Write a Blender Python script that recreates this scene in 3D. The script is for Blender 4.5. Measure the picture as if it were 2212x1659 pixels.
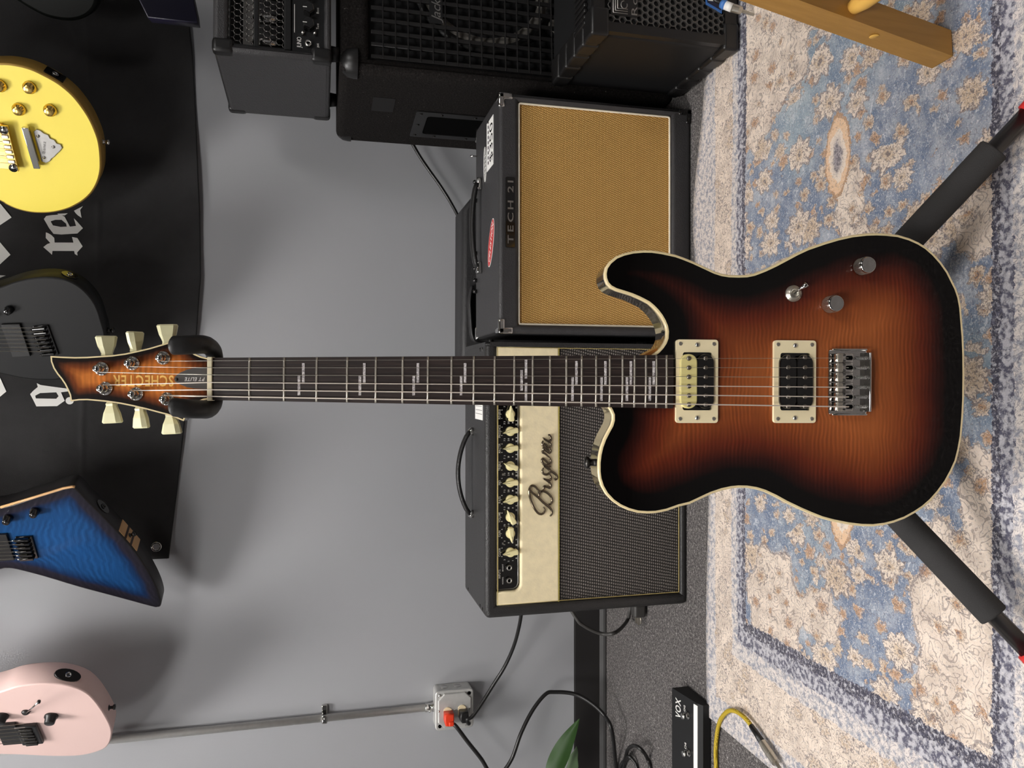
import bpy, bmesh, math, random
from mathutils import Vector, Matrix
from mathutils.geometry import delaunay_2d_cdt

# ------------------------------------------------------------------ scene, camera, light
for o in list(bpy.data.objects):
    bpy.data.objects.remove(o)
SC = bpy.context.scene
COL = SC.collection
random.seed(7)

F = 1660.0                       # focal length in pixels of the 2212 x 1659 frame
PITCH = math.radians(14.0)       # phone held sideways, tipped down
H = 0.78                         # camera height
CAM = Vector((0, 0, H))
FW = Vector((0, math.cos(PITCH), -math.sin(PITCH)))
DN = Vector((0, -math.sin(PITCH), -math.cos(PITCH)))
RT = Vector((1, 0, 0))
WALL_Y = 2.05

cd = bpy.data.cameras.new('camera')
cd.sensor_fit = 'HORIZONTAL'
cd.sensor_width = 36.0
cd.lens = F / 2212 * 36.0
cd.clip_start = 0.01
co = bpy.data.objects.new('camera', cd)
COL.objects.link(co)
co.matrix_world = Matrix(((DN.x, RT.x, -FW.x, CAM.x), (DN.y, RT.y, -FW.y, CAM.y),
                          (DN.z, RT.z, -FW.z, CAM.z), (0, 0, 0, 1)))
SC.camera = co

w = bpy.data.worlds.new('World')
SC.world = w
w.use_nodes = True
w.node_tree.nodes['Background'].inputs[0].default_value = (1.0, 0.97, 0.93, 1)
w.node_tree.nodes['Background'].inputs[1].default_value = 0.05

SC.view_settings.view_transform = 'Standard'
SC.view_settings.look = 'None'
SC.view_settings.exposure = 0.16
SC.view_settings.gamma = 1.0
SC.view_settings.use_curve_mapping = False

# ceiling panels: (x, y, size x, size y, emission strength)
CEIL_Z = 2.75
PANELS = [(-0.75, 0.95, 0.6, 0.6, 38.0), (-0.75, -0.95, 0.6, 1.2, 20.0),
          (1.55, -1.1, 0.6, 1.2, 15.0), (-2.4, 0.2, 0.6, 1.2, 14.0)]
PANEL_LABEL = ['square white ceiling light panel, the nearest to the hanging guitars', 'long white ceiling light panel behind the photographed guitar',
               'long white ceiling light panel on the stool side of the room', 'long white ceiling light panel near the plant side wall']

# ------------------------------------------------------------------ helpers
def ray(x, y):
    return FW * F + DN * (x - 1106.0) + RT * (829.5 - y)

def at_z(x, y, z=0.0):
    d = ray(x, y)
    return CAM + d * ((z - H) / d.z)

def at_y(x, y, Y):
    d = ray(x, y)
    return CAM + d * (Y / d.y)

def on(M, x, y, h=0.0):
    """pixel -> local coordinates of frame M on its plane local z = h"""
    n = M.to_3x3() @ Vector((0, 0, 1))
    p0 = M @ Vector((0, 0, h))
    d = ray(x, y)
    k = (p0 - CAM).dot(n) / d.dot(n)
    return M.inverted() @ (CAM + d * k)

def lin(c):
    c = c / 255.0
    return c / 12.92 if c <= 0.04045 else ((c + 0.055) / 1.055) ** 2.4

def C(r, g, b):
    return (lin(r), lin(g), lin(b), 1.0)

def smooth_path(pts, n=8, closed=False):
    """Catmull-Rom through points"""
    P = [Vector(p) for p in pts]
    out = []
    m = len(P)
    rng = m if closed else m - 1
    for i in range(rng):
        p1, p2 = P[i], P[(i + 1) % m]
        p0 = P[i - 1] if (closed or i > 0) else p1 * 2 - p2
        p3 = P[(i + 2) % m] if (closed or i + 2 < m) else p2 * 2 - p1
        for k in range(n):
            t = k / n
            out.append(0.5 * ((2 * p1) + (p2 - p0) * t + (2 * p0 - 5 * p1 + 4 * p2 - p3) * t * t
                              + (3 * p1 - p0 - 3 * p2 + p3) * t ** 3))
    if not closed:
        out.append(P[-1].copy())
    return out

def offset_loop(pts, d):
    """shrink a closed 2D loop (CCW) inward by d"""
    n = len(pts)
    out = []
    for i in range(n):
        a, b, c = pts[i - 1], pts[i], pts[(i + 1) % n]
        e1 = Vector((b[0] - a[0], b[1] - a[1]))
        e2 = Vector((c[0] - b[0], c[1] - b[1]))
        if e1.length < 1e-9: e1 = e2.copy()
        if e2.length < 1e-9: e2 = e1.copy()
        e1.normalize(); e2.normalize()
        n1 = Vector((-e1.y, e1.x)); n2 = Vector((-e2.y, e2.x))
        m = n1 + n2
        if m.length < 1e-6: m = n1.copy()
        m.normalize()
        k = d / max(0.45, m.dot(n1))
        out.append((b[0] + m.x * k, b[1] + m.y * k))
    return out

def area2(p):
    return sum(p[i - 1][0] * p[i][1] - p[i][0] * p[i - 1][1] for i in range(len(p)))

def ccw(p):
    return list(p) if area2(p) > 0 else list(reversed(p))

def rrect(x0, x1, y0, y1, r, n=4):
    out = []
    for cx, cy, a in ((x1 - r, y0 + r, -90), (x1 - r, y1 - r, 0), (x0 + r, y1 - r, 90), (x0 + r, y0 + r, 180)):
        for k in range(n + 1):
            t = math.radians(a + 90 * k / n)
            out.append((cx + r * math.cos(t), cy + r * math.sin(t)))
    return out

def ngon(r, n, cx=0, cy=0, a0=0.0):
    return [(cx + r * math.cos(a0 + 2 * math.pi * k / n), cy + r * math.sin(a0 + 2 * math.pi * k / n)) for k in range(n)]

def frame(o, x, y, z):
    M = Matrix.Identity(4)
    for i, a in enumerate((Vector(x), Vector(y), Vector(z), Vector(o))):
        for r in range(3):
            M[r][i] = a[r]
    return M

FRONT = frame((0, 0, 0), (1, 0, 0), (0, 0, 1), (0, -1, 0))      # xy drawing -> upright plane facing the viewer

def T(x=0, y=0, z=0):
    return Matrix.Translation((x, y, z))

def R(a, ax):
    return Matrix.Rotation(math.radians(a), 4, ax)

class MB:
    def __init__(s):
        s.v, s.f, s.sm, s.attr = [], [], [], None
    def add(s, vs, fs, sm=False, M=None):
        o = len(s.v)
        s.v += [(M @ Vector(v)) if M else Vector(v) for v in vs]
        s.f += [tuple(i + o for i in f) for f in fs]
        s.sm += [sm] * len(fs)
        return s
    def box(s, x0, x1, y0, y1, z0, z1, bev=0.0, seg=2, M=None, sm=True):
        if bev <= 0:
            vs = [(x, y, z) for x in (x0, x1) for y in (y0, y1) for z in (z0, z1)]
            fs = [(0, 1, 3, 2), (4, 6, 7, 5), (0, 4, 5, 1), (2, 3, 7, 6), (0, 2, 6, 4), (1, 5, 7, 3)]
            return s.add(vs, fs, False, M)
        bm = bmesh.new()
        bmesh.ops.create_cube(bm, size=1.0)
        for v in bm.verts:
            v.co = ((x0 + x1) / 2 + v.co.x * (x1 - x0), (y0 + y1) / 2 + v.co.y * (y1 - y0), (z0 + z1) / 2 + v.co.z * (z1 - z0))
        bmesh.ops.bevel(bm, geom=list(bm.edges), offset=bev, segments=seg, profile=0.5, affect='EDGES')
        bm.verts.index_update()
        s.add([v.co.copy() for v in bm.verts], [[v.index for v in f.verts] for f in bm.faces], False, M)
        n = len(bm.faces)
        flat = set(sorted(range(n), key=lambda k: -bm.faces[k].calc_area())[:6]) if bm.faces.ensure_lookup_table() is None else set()
        for k in range(n):
            s.sm[len(s.sm) - n + k] = sm and k not in flat
        bm.free()
        return s
    def lathe(s, prof, M=None, n=20, sm=True, cap=True):
        vs, fs = [], []
        m = len(prof)
        for k in range(n):
            a = 2 * math.pi * k / n
            vs += [(r * math.cos(a), r * math.sin(a), h) for r, h in prof]
        for k in range(n):
            k2 = (k + 1) % n
            for i in range(m - 1):
                fs.append((k * m + i, k2 * m + i, k2 * m + i + 1, k * m + i + 1))
        s.add(vs, fs, sm, M)
        if cap:
            for i, rev in ((0, True), (m - 1, False)):
                if prof[i][0] > 1e-6:
                    idx = [k * m + i for k in range(n)]
                    o = len(s.v) - len(vs)
                    s.f.append(tuple(o + j for j in (reversed(idx) if rev else idx)))
                    s.sm.append(False)
        return s
    def tube(s, path, r, n=8, cap=True, M=None, closed=False, flat=1.0, sm=True):
        P = [Vector(p) for p in path]
        m = len(P)
        if m < 2: return s
        tang = []
        for i in range(m):
            a = P[i - 1] if (i > 0 or closed) else P[i]
            b = P[(i + 1) % m] if (i < m - 1 or closed) else P[i]
            t = b - a
            tang.append(t.normalized() if t.length > 1e-9 else Vector((0, 0, 1)))
        up = Vector((0, 0, 1)) if abs(tang[0].z) < 0.9 else Vector((1, 0, 0))
        nrm = (up - tang[0] * up.dot(tang[0])).normalized()
        vs = []
        for i in range(m):
            nrm = (nrm - tang[i] * nrm.dot(tang[i]))
            nrm = nrm.normalized() if nrm.length > 1e-9 else tang[i].orthogonal().normalized()
            bn = tang[i].cross(nrm)
            rr = r[i] if isinstance(r, (list, tuple)) else r
            for k in range(n):
                a = 2 * math.pi * k / n
                vs.append(P[i] + nrm * (rr * math.cos(a)) + bn * (rr * flat * math.sin(a)))
        fs = []
        for i in range(m if closed else m - 1):
            j = (i + 1) % m
            for k in range(n):
                k2 = (k + 1) % n
                fs.append((i * n + k, i * n + k2, j * n + k2, j * n + k))
        if cap and not closed:
            fs.append(tuple(reversed(range(n))))
            fs.append(tuple((m - 1) * n + k for k in range(n)))
        return s.add(vs, fs, sm, M)
    def prism(s, pts, z0, z1, bev=0.0, seg=2, M=None, back=True, sm=False, top=True):
        """closed 2D outline between local z0 and z1 (front), front edge bevelled"""
        pts = ccw([(p[0], p[1]) for p in pts])
        n = len(pts)
        loops = [(pts, z0)]
        if bev > 0:
            loops.append((pts, z1 - bev))
            for k in range(1, seg + 1):
                a = math.pi / 2 * k / seg
                loops.append((offset_loop(pts, bev * (1 - math.cos(a))), z1 - bev + bev * math.sin(a)))
        else:
            loops.append((pts, z1))
        vs, fs = [], []
        for L, z in loops:
            vs += [(p[0], p[1], z) for p in L]
        for i in range(len(loops) - 1):
            for k in range(n):
                k2 = (k + 1) % n
                fs.append((i * n + k, i * n + k2, (i + 1) * n + k2, (i + 1) * n + k))
        s.add(vs, fs, sm, M)
        o = len(s.v) - len(vs)
        if top:
            s.f.append(tuple(o + (len(loops) - 1) * n + k for k in range(n))); s.sm.append(False)
        if back:
            s.f.append(tuple(o + k for k in reversed(range(n)))); s.sm.append(False)
        return s
    def ring(s, outer, inner, z0, z1, M=None, sm=False):
        """plate with a hole: outer and inner loops with equal counts"""
        outer, inner = ccw(outer), ccw(inner)
        n = len(outer)
        vs = [(p[0], p[1], z) for L, z in ((outer, z0), (outer, z1), (inner, z1), (inner, z0)) for p in L]
        fs = []
        for i in range(4):
            j = (i + 1) % 4
            for k in range(n):
                k2 = (k + 1) % n
                fs.append((i * n + k, i * n + k2, j * n + k2, j * n + k))
        return s.add(vs, fs, sm, M)
    def mesh(s, name):
        me = bpy.data.meshes.new(name)
        me.from_pydata([tuple(v) for v in s.v], [], s.f)
        me.polygons.foreach_set('use_smooth', s.sm)
        if s.attr:
            for an, vals in s.attr.items():
                a = me.attributes.new(an, 'FLOAT', 'POINT')
                a.data.foreach_set('value', vals)
        me.update()
        return me

def part(name, mb, mat, parent=None, M=None, label=None, kind=None):
    me = mb.mesh(name) if isinstance(mb, MB) else mb
    if isinstance(mb, MB) and mat is not None:
        me.materials.append(mat)
    o = bpy.data.objects.new(name, me)
    COL.objects.link(o)
    if parent: o.parent = parent
    if M is not None: o.matrix_local = M
    if label: o['label'] = label
    if kind: o['kind'] = kind
    return o

def thing(name, label, cat, M=None, group=None):
    o = bpy.data.objects.new(name, None)
    o.empty_display_size = 0.05
    COL.objects.link(o)
    if M is not None: o.matrix_world = M
    o['label'] = label; o['category'] = cat
    if group: o['group'] = group
    return o

def tag(o, label, cat, group=None):
    o['label'] = label; o['category'] = cat
    if group: o['group'] = group
    return o

def struct(name, mb, mat, parent=None):
    o = part(name, mb, mat, parent)
    if not parent: o['kind'] = 'structure'
    return o

# ------------------------------------------------------------------ lettering (built-in font, one mesh per glyph)
GLYPH = {}
def load_glyphs(chars):
    obs = []
    for bold in (0, 1):
        for ch in chars:
            cu = bpy.data.curves.new('g', 'FONT')
            cu.body = ch
            cu.resolution_u = 3
            cu.offset = 0.018 if bold else 0.0
            ob = bpy.data.objects.new('g', cu)
            COL.objects.link(ob)
            obs.append((bold, ch, ob))
    dg = bpy.context.evaluated_depsgraph_get()
    for bold, ch, ob in obs:
        me = ob.evaluated_get(dg).to_mesh()
        vs = [v.co.copy() for v in me.vertices]
        fs = [tuple(p.vertices) for p in me.polygons]
        x0 = min(v.x for v in vs); x1 = max(v.x for v in vs)
        GLYPH[(bold, ch)] = ([(v.x - x0, v.y) for v in vs], fs, x1 - x0)
        ob.evaluated_get(dg).to_mesh_clear()
    for _, _, ob in obs:
        cu = ob.data
        bpy.data.objects.remove(ob)
        bpy.data.curves.remove(cu)
load_glyphs('ABCDEGHIJLMNOPRSTUVXYFad l n o u k s t i p e c K 0123456789.,&!'.replace(' ', '') + 'mrbz$:')
CAP = max(p[1] for p in GLYPH[(0, 'H')][0])

def lettering(mb, s, M, h, width=None, bold=0, gap=0.10, shear=0.0):
    """centred text, cap height h, in frame M (xy plane)"""
    k = h / CAP
    x, items = 0.0, []
    for ch in s:
        if ch == ' ':
            x += 0.32; continue
        vs, fs, wd = GLYPH[(bold, ch)]
        items.append((x, vs, fs))
        x += wd + gap
    x -= gap
    kx = k if width is None else width / x
    for gx, vs, fs in items:
        mb.add([((gx + vx - x / 2 + shear * vy) * kx, (vy - CAP / 2) * k, 0) for vx, vy in vs], fs, False, M)
    return mb

# ------------------------------------------------------------------ materials
class E:
    """tiny expression wrapper around shader nodes"""
    def __init__(s, t, k): s.t, s.k = t, k
    def _m(s, op, *a):
        n = s.t.nodes.new('ShaderNodeMath'); n.operation = op
        for i, v in enumerate((s,) + a):
            if isinstance(v, E): s.t.links.new(v.k, n.inputs[i])
            else: n.inputs[i].default_value = v
        return E(s.t, n.outputs[0])
    def __add__(s, o): return s._m('ADD', o)
    def __sub__(s, o): return s._m('SUBTRACT', o)
    def __mul__(s, o): return s._m('MULTIPLY', o)
    def __truediv__(s, o): return s._m('DIVIDE', o)
    def mn(s, o): return s._m('MINIMUM', o)
    def mx(s, o): return s._m('MAXIMUM', o)
    def abs(s): return s._m('ABSOLUTE')
    def sin(s): return s._m('SINE')
    def cos(s): return s._m('COSINE')
    def sqrt(s): return s._m('SQRT')
    def frac(s): return s._m('FRACT')
    def floor(s): return s._m('FLOOR')
    def atan2(s, o): return s._m('ARCTAN2', o)
    def lt(s, o): return s._m('LESS_THAN', o)
    def gt(s, o): return s._m('GREATER_THAN', o)
    def sub_from(s, v): return (s * -1.0) + v
    def step(s, lo, hi, a=0.0, b=1.0):
        n = s.t.nodes.new('ShaderNodeMapRange'); n.interpolation_type = 'SMOOTHSTEP'
        s.t.links.new(s.k, n.inputs[0])
        for i, v in enumerate((lo, hi, a, b)): n.inputs[i + 1].default_value = v
        return E(s.t, n.outputs[0])

class Tree:
    def __init__(s, name):
        s.m = bpy.data.materials.new(name)
        s.m.use_nodes = True
        s.t = s.m.node_tree
        s.b = s.t.nodes['Principled BSDF']
    def node(s, kind, **kw):
        n = s.t.nodes.new(kind)
        for k, v in kw.items(): setattr(n, k, v)
        return n
    def co(s, kind='Object'):
        return s.node('ShaderNodeTexCoord').outputs[kind]
    def xyz(s, sock):
        n = s.node('ShaderNodeSeparateXYZ'); s.t.links.new(sock, n.inputs[0])
        return [E(s.t, o) for o in n.outputs]
    def vec(s, x, y, z=0.0):
        n = s.node('ShaderNodeCombineXYZ')
        for i, v in enumerate((x, y, z)):
            if isinstance(v, E): s.t.links.new(v.k, n.inputs[i])
            else: n.inputs[i].default_value = v
        return n.outputs[0]
    def noise(s, vec, scale, detail=2.0, rough=0.5, dist=0.0):
        n = s.node('ShaderNodeTexNoise')
        s.t.links.new(vec, n.inputs['Vector'])
        n.inputs['Scale'].default_value = scale
        n.inputs['Detail'].default_value = detail
        n.inputs['Roughness'].default_value = rough
        n.inputs['Distortion'].default_value = dist
        return E(s.t, n.outputs['Fac'])
    def voro(s, vec, scale, rnd=1.0, feat='F1'):
        n = s.node('ShaderNodeTexVoronoi', feature=feat)
        s.t.links.new(vec, n.inputs['Vector'])
        n.inputs['Scale'].default_value = scale
        n.inputs['Randomness'].default_value = rnd
        return n
    def mix(s, fac, a, b, blend='MIX'):
        n = s.node('ShaderNodeMix', data_type='RGBA', blend_type=blend)
        for i, v in ((0, fac), (6, a), (7, b)):
            if isinstance(v, E): s.t.links.new(v.k, n.inputs[i])
            elif hasattr(v, 'links'): s.t.links.new(v, n.inputs[i])
            else: n.inputs[i].default_value = v
        return n.outputs[2]
    def ramp(s, fac, stops, interp='LINEAR'):
        n = s.node('ShaderNodeValToRGB')
        n.color_ramp.interpolation = interp
        el = n.color_ramp.elements
        while len(el) < len(stops): el.new(0.5)
        for e, (p, c) in zip(el, stops): e.position = p; e.color = c
        s.t.links.new(fac.k if isinstance(fac, E) else fac, n.inputs[0])
        return n.outputs[0]
    def bump(s, h, strength, dist=0.001):
        n = s.node('ShaderNodeBump')
        n.inputs['Strength'].default_value = strength
        n.inputs['Distance'].default_value = dist
        s.t.links.new(h.k if isinstance(h, E) else h, n.inputs['Height'])
        s.t.links.new(n.outputs[0], s.b.inputs['Normal'])
    def set(s, **kw):
        names = {'base': 'Base Color', 'rough': 'Roughness', 'metal': 'Metallic', 'coat': 'Coat Weight',
                 'coat_rough': 'Coat Roughness', 'spec': 'Specular IOR Level', 'sheen': 'Sheen Weight',
                 'emit': 'Emission Color', 'power': 'Emission Strength', 'trans': 'Transmission Weight', 'sss': 'Subsurface Weight'}
        for k, v in kw.items():
            i = s.b.inputs[names[k]]
            if isinstance(v, E): s.t.links.new(v.k, i)
            elif hasattr(v, 'links'): s.t.links.new(v, i)
            else: i.default_value = v
        return s

def simple(name, rgb, rough=0.5, metal=0.0, coat=0.0, bump=None, var=0.06, vscale=30.0, spec=0.5):
    t = Tree(name)
    c = C(*rgb)
    lo = tuple(x * (1 - var) for x in c[:3]) + (1,)
    hi = tuple(min(1, x * (1 + var)) for x in c[:3]) + (1,)
    v = t.co()
    t.set(base=t.mix(t.noise(v, vscale, 3), lo, hi), rough=rough, metal=metal, coat=coat, spec=spec)
    if bump: t.bump(t.noise(v, bump[0], 3, 0.6), bump[1], bump[2] if len(bump) > 2 else 0.001)
    return t.m

def tolex(name, rgb, rough=0.45, scale=420.0, strength=0.5):
    t = Tree(name)
    v = t.co()
    n = t.voro(v, scale)
    d = E(t.t, n.outputs['Distance'])
    c = C(*rgb)
    t.set(base=t.mix(t.noise(v, 60, 3), c, tuple(x * 1.35 for x in c[:3]) + (1,)), rough=rough, spec=0.4)
    t.bump(d + t.noise(v, scale * 0.4, 2) * 0.6, strength, 0.0012)
    return t.m

MT = {}
MT['black_plastic'] = simple('black_plastic', (22, 21, 21), 0.38)
MT['black_gloss'] = simple('black_gloss', (12, 11, 11), 0.12, coat=0.6)
MT['black_satin'] = simple('black_satin', (24, 24, 25), 0.5, var=0.03, spec=0.3)
MT['rubber'] = simple('rubber', (24, 23, 23), 0.5, bump=(900, 0.15))
MT['foam'] = simple('foam', (56, 55, 55), 0.9, bump=(1400, 0.5, 0.0015), spec=0.2)
MT['tube_black'] = simple('tube_black', (20, 20, 21), 0.28)
MT['wound_string_shine'] = simple('wound_string_shine', (226, 214, 202), 0.45, 0.35, var=0.04)  # wound strings: bright reflection put into the pale base colour
MT['chrome'] = simple('chrome', (205, 203, 200), 0.10, 1.0, var=0.02)
MT['nickel'] = simple('nickel', (200, 194, 182), 0.32, 0.9)
MT['dull_steel'] = simple('dull_steel', (165, 163, 160), 0.42, 1.0, vscale=60, var=0.12)
MT['galvanised'] = simple('galvanised', (206, 205, 202), 0.48, 0.55, bump=(160, 0.1), vscale=90, var=0.1)
MT['vent_steel'] = simple('vent_steel', (96, 94, 92), 0.3, 0.8)
MT['added_plate_grey'] = simple('added_plate_grey', (196, 194, 190), 0.35, 0.4)  # pale grey for the plate added to brighten the head's vent
MT['pole_nickel'] = simple('pole_nickel', (128, 122, 114), 0.35, 1.0)
MT['dark_steel'] = simple('dark_steel', (70, 68, 66), 0.35, 1.0)
MT['bronze'] = simple('bronze', (120, 108, 92), 0.18, 1.0)
MT['gold'] = simple('gold', (225, 190, 110), 0.2, 1.0)
MT['cream'] = simple('cream', (236, 224, 190), 0.4, var=0.03)
MT['cream_ring'] = simple('cream_ring', (244, 228, 188), 0.35, var=0.03)
MT['binding'] = simple('binding', (232, 212, 165), 0.3, coat=0.6, var=0.05)
MT['cream_bobbin'] = simple('cream_bobbin', (226, 213, 145), 0.4, var=0.03)
MT['tuner_button'] = simple('tuner_button', (222, 217, 176), 0.35, var=0.05, vscale=120)
MT['cream_knob'] = simple('cream_knob', (235, 224, 172), 0.4, var=0.03)
MT['cream_vinyl'] = tolex('cream_vinyl', (222, 208, 172), 0.5, 200, 0.12)
MT['white'] = simple('white', (238, 236, 232), 0.6, var=0.02)
MT['white_print'] = simple('white_print', (226, 224, 220), 0.6, var=0.02)
MT['white_pipe'] = simple('white_pipe', (236, 226, 205), 0.45, var=0.03)
MT['yellow_pipe'] = simple('yellow_pipe', (222, 208, 95), 0.3, 0.4)
MT['gold_pipe'] = simple('gold_pipe', (196, 176, 112), 0.35, 0.3)
MT['gold_print'] = simple('gold_print', (246, 194, 98), 0.4)
MT['tolex_black'] = tolex('tolex_black', (40, 39, 39), 0.42, 420, 0.4)
MT['tolex_grey'] = tolex('tolex_grey', (50, 49, 50), 0.45, 420, 0.35)
MT['leather'] = tolex('leather', (30, 29, 29), 0.4, 260, 0.3)
MT['orange_plug'] = simple('orange_plug', (226, 62, 32), 0.35)
MT['red'] = simple('red', (196, 42, 40), 0.5)
MT['ivory'] = simple('ivory', (232, 214, 178), 0.4)
MT['cable_black'] = simple('cable_black', (26, 25, 25), 0.35)
MT['grey_plug'] = simple('grey_plug', (60, 58, 56), 0.5)
MT['blue_plastic'] = simple('blue_plastic', (70, 120, 190), 0.45)
MT['navy_print'] = simple('navy_print', (18, 24, 52), 0.5)
MT['blue_print'] = simple('blue_print', (58, 108, 178), 0.5)
MT['bag'] = simple('bag', (40, 39, 40), 0.55, bump=(120, 0.35, 0.004))
MT['hole'] = simple('hole', (6, 6, 6), 0.95, spec=0.05)
MT['speaker_cone'] = simple('speaker_cone', (112, 108, 102), 0.75, bump=(200, 0.3))
MT['label_grey'] = simple('label_grey', (30, 29, 29), 0.6, spec=0.2)
MT['yellow_top'] = simple('yellow_top', (253, 230, 92), 0.45, coat=0.1, var=0.02, vscale=8)
MT['gold_side'] = simple('gold_side', (176, 140, 66), 0.45, 0.3, var=0.08)
MT['pink'] = simple('pink', (230, 198, 191), 0.5, var=0.02, vscale=8)
MT['navy_gloss'] = simple('navy_gloss', (5, 4, 18), 0.35, coat=0.05, spec=0.2)
MT['navy_side'] = simple('navy_side', (24, 21, 42), 0.45)
MT['olive_gloss'] = simple('olive_gloss', (10, 12, 10), 0.45, coat=0.0, spec=0.15)
MT['maple'] = simple('maple', (205, 160, 110), 0.4)
MT['dark_wood'] = simple('dark_wood', (52, 30, 18), 0.5)
MT['amber_back'] = simple('amber_back', (150, 92, 36), 0.25, coat=0.6, var=0.15, vscale=40)
MT['truss_plate'] = simple('truss_plate', (70, 66, 64), 0.4)
MT['side_dark'] = simple('side_dark', (30, 27, 28), 0.45, var=0.1)
MT['leaf'] = simple('leaf', (44, 74, 30), 0.4, var=0.25, vscale=25)
MT['leaf_pale'] = simple('leaf_pale', (96, 120, 84), 0.4, var=0.15, vscale=25)
MT['grille_steel'] = simple('grille_steel', (26, 25, 25), 0.35)
MT['roland_grille'] = simple('roland_grille', (84, 82, 80), 0.35, 0.5)
MT['ceiling_tile'] = simple('ceiling_tile', (226, 224, 218), 0.9, bump=(200, 0.3))
MT['panel_frame'] = simple('panel_frame', (230, 230, 228), 0.5)

def wall_mat():
    t = Tree('wall_paint')
    v = t.co()
    t.set(base=t.mix(t.noise(v, 3.0, 4), C(155, 156, 159), C(162, 162, 165)), rough=0.62, spec=0.35)
    t.bump(t.noise(v, 420, 4, 0.6) + t.noise(v, 60, 2) * 0.4, 0.12, 0.001)
    return t.m
MT['wall'] = wall_mat()
MT['wall_dark'] = simple('wall_dark', (52, 51, 52), 0.7, bump=(300, 0.1))

def carpet_mat():
    t = Tree('carpet')
    v = t.co()
    n = t.noise(v, 210, 3, 0.7, 0.8)
    n2 = t.noise(v, 520, 2, 0.6, 0.5)
    f = n * 0.6 + n2 * 0.4
    col = t.ramp(f, [(0.36, C(28, 26, 26)), (0.47, C(70, 67, 66)), (0.55, C(118, 113, 111)), (0.64, C(190, 184, 180))])
    t.set(base=t.mix(t.noise(v, 9, 2), col, t.mix(0.25, col, C(70, 60, 62))), rough=0.95, spec=0.1, sheen=0.15)
    t.bump(f, 1.0, 0.004)
    return t.m
MT['carpet'] = carpet_mat()
MT['baseboard'] = simple('baseboard', (34, 32, 32), 0.5, bump=(300, 0.1))

def sunburst_mat(name, stops, flame=0.22, scale=1.0, rough=0.28, coat=0.9, lines=None, tilt=0.12):
    t = Tree(name)
    v = t.co()
    x, y, z = t.xyz(v)
    at = t.node('ShaderNodeAttribute', attribute_name='edge')
    e = E(t.t, at.outputs['Fac'])
    e = e + (t.noise(v, 22, 2) - 0.5) * 0.012
    base = t.ramp(e * 10.0, stops)
    wob = (t.noise(t.vec(x * 9.0, y * 5.0, 3.0), 1.6, 3) - 0.5)
    fx = x.abs() if tilt else x
    ph = (y + fx * tilt) * (950.0 * scale) + wob * 26.0
    amp = t.noise(t.vec(x * 16.0, y * 40.0, 1.0), 1.0, 2).step(0.25, 0.7)
    fl = ph.sin() * amp
    fine = (t.noise(t.vec(x * 22.0, y * 420.0, 0.0), 1.0, 2) - 0.5) * 1.1
    k = (fl * 0.5 + fine) * flame
    col = t.mix((k + 0.0).mx(0.0), base, t.mix(1.0, base, (2.3, 2.1, 1.9, 1), 'MULTIPLY'))
    col = t.mix((k * -1.0).mx(0.0), col, t.mix(1.0, base, (0.25, 0.2, 0.2, 1), 'MULTIPLY'))
    t.set(base=col, rough=rough, coat=coat, coat_rough=0.03, spec=0.1)
    return t.m
MT['burst'] = sunburst_mat('tobacco_burst', [(0.0, C(5, 4, 4)), (0.18, C(7, 5, 5)), (0.31, C(48, 17, 12)), (0.48, C(92, 36, 20)),
                                            (0.74, C(134, 68, 33)), (1.0, C(158, 87, 44))], 0.46, 1.5, tilt=0.03, coat=0.6)
MT['burst_head'] = sunburst_mat('headstock_burst', [(0.0, C(14, 9, 8)), (0.035, C(26, 14, 10)), (0.10, C(116, 58, 24)), (0.17, C(190, 110, 46)),
                                                    (0.5, C(212, 130, 58))], 0.5, 1.2, 0.35, 0.4)
MT['blue_burst'] = sunburst_mat('blue_burst', [(0.0, C(26, 24, 30)), (0.16, C(32, 30, 42)), (0.24, C(16, 38, 72)), (0.42, C(20, 62, 108)),
                                               (1.0, C(22, 68, 118))], 0.5, 0.5, 0.45, 0.15, tilt=0.3)
MT['burst_side'] = simple('burst_side', (20, 17, 17), 0.22, coat=0.9, var=0.2)

def rosewood():
    t = Tree('rosewood')
    v = t.co()
    x, y, z = t.xyz(v)
    n = t.noise(t.vec(x * 700.0, y * 22.0, z), 1.0, 3, 0.6)
    t.set(base=t.ramp(n, [(0.3, C(24, 16, 15)), (0.55, C(46, 34, 31)), (0.75, C(66, 52, 46))]), rough=0.5)
    t.bump(n, 0.15, 0.0005)
    return t.m
MT['rosewood'] = rosewood()

def pearl():
    t = Tree('pearl')
    v = t.co()
    n = t.noise(v, 260, 3, 0.6, 1.5)
    t.set(base=t.ramp(n, [(0.3, C(120, 112, 116)), (0.5, C(205, 198, 198)), (0.65, C(245, 240, 238))]), rough=0.2, coat=0.5)
    return t.m
MT['pearl'] = pearl()

def ochre_wood():
    t = Tree('ochre_wood')
    v = t.co()
    x, y, z = t.xyz(v)
    n = t.noise(t.vec(x * 120.0, y * 120.0, z * 5.0), 1.0, 4, 0.6)
    t.set(base=t.ramp(n, [(0.3, C(160, 116, 50)), (0.6, C(170, 125, 57)), (0.8, C(176, 131, 62))]), rough=0.5, coat=0.15)
    t.bump(n, 0.08, 0.0006)
    return t.m
MT['ochre_wood'] = ochre_wood()
MT['pale_wood'] = simple('pale_wood', (226, 176, 84), 0.5, var=0.1)

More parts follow.
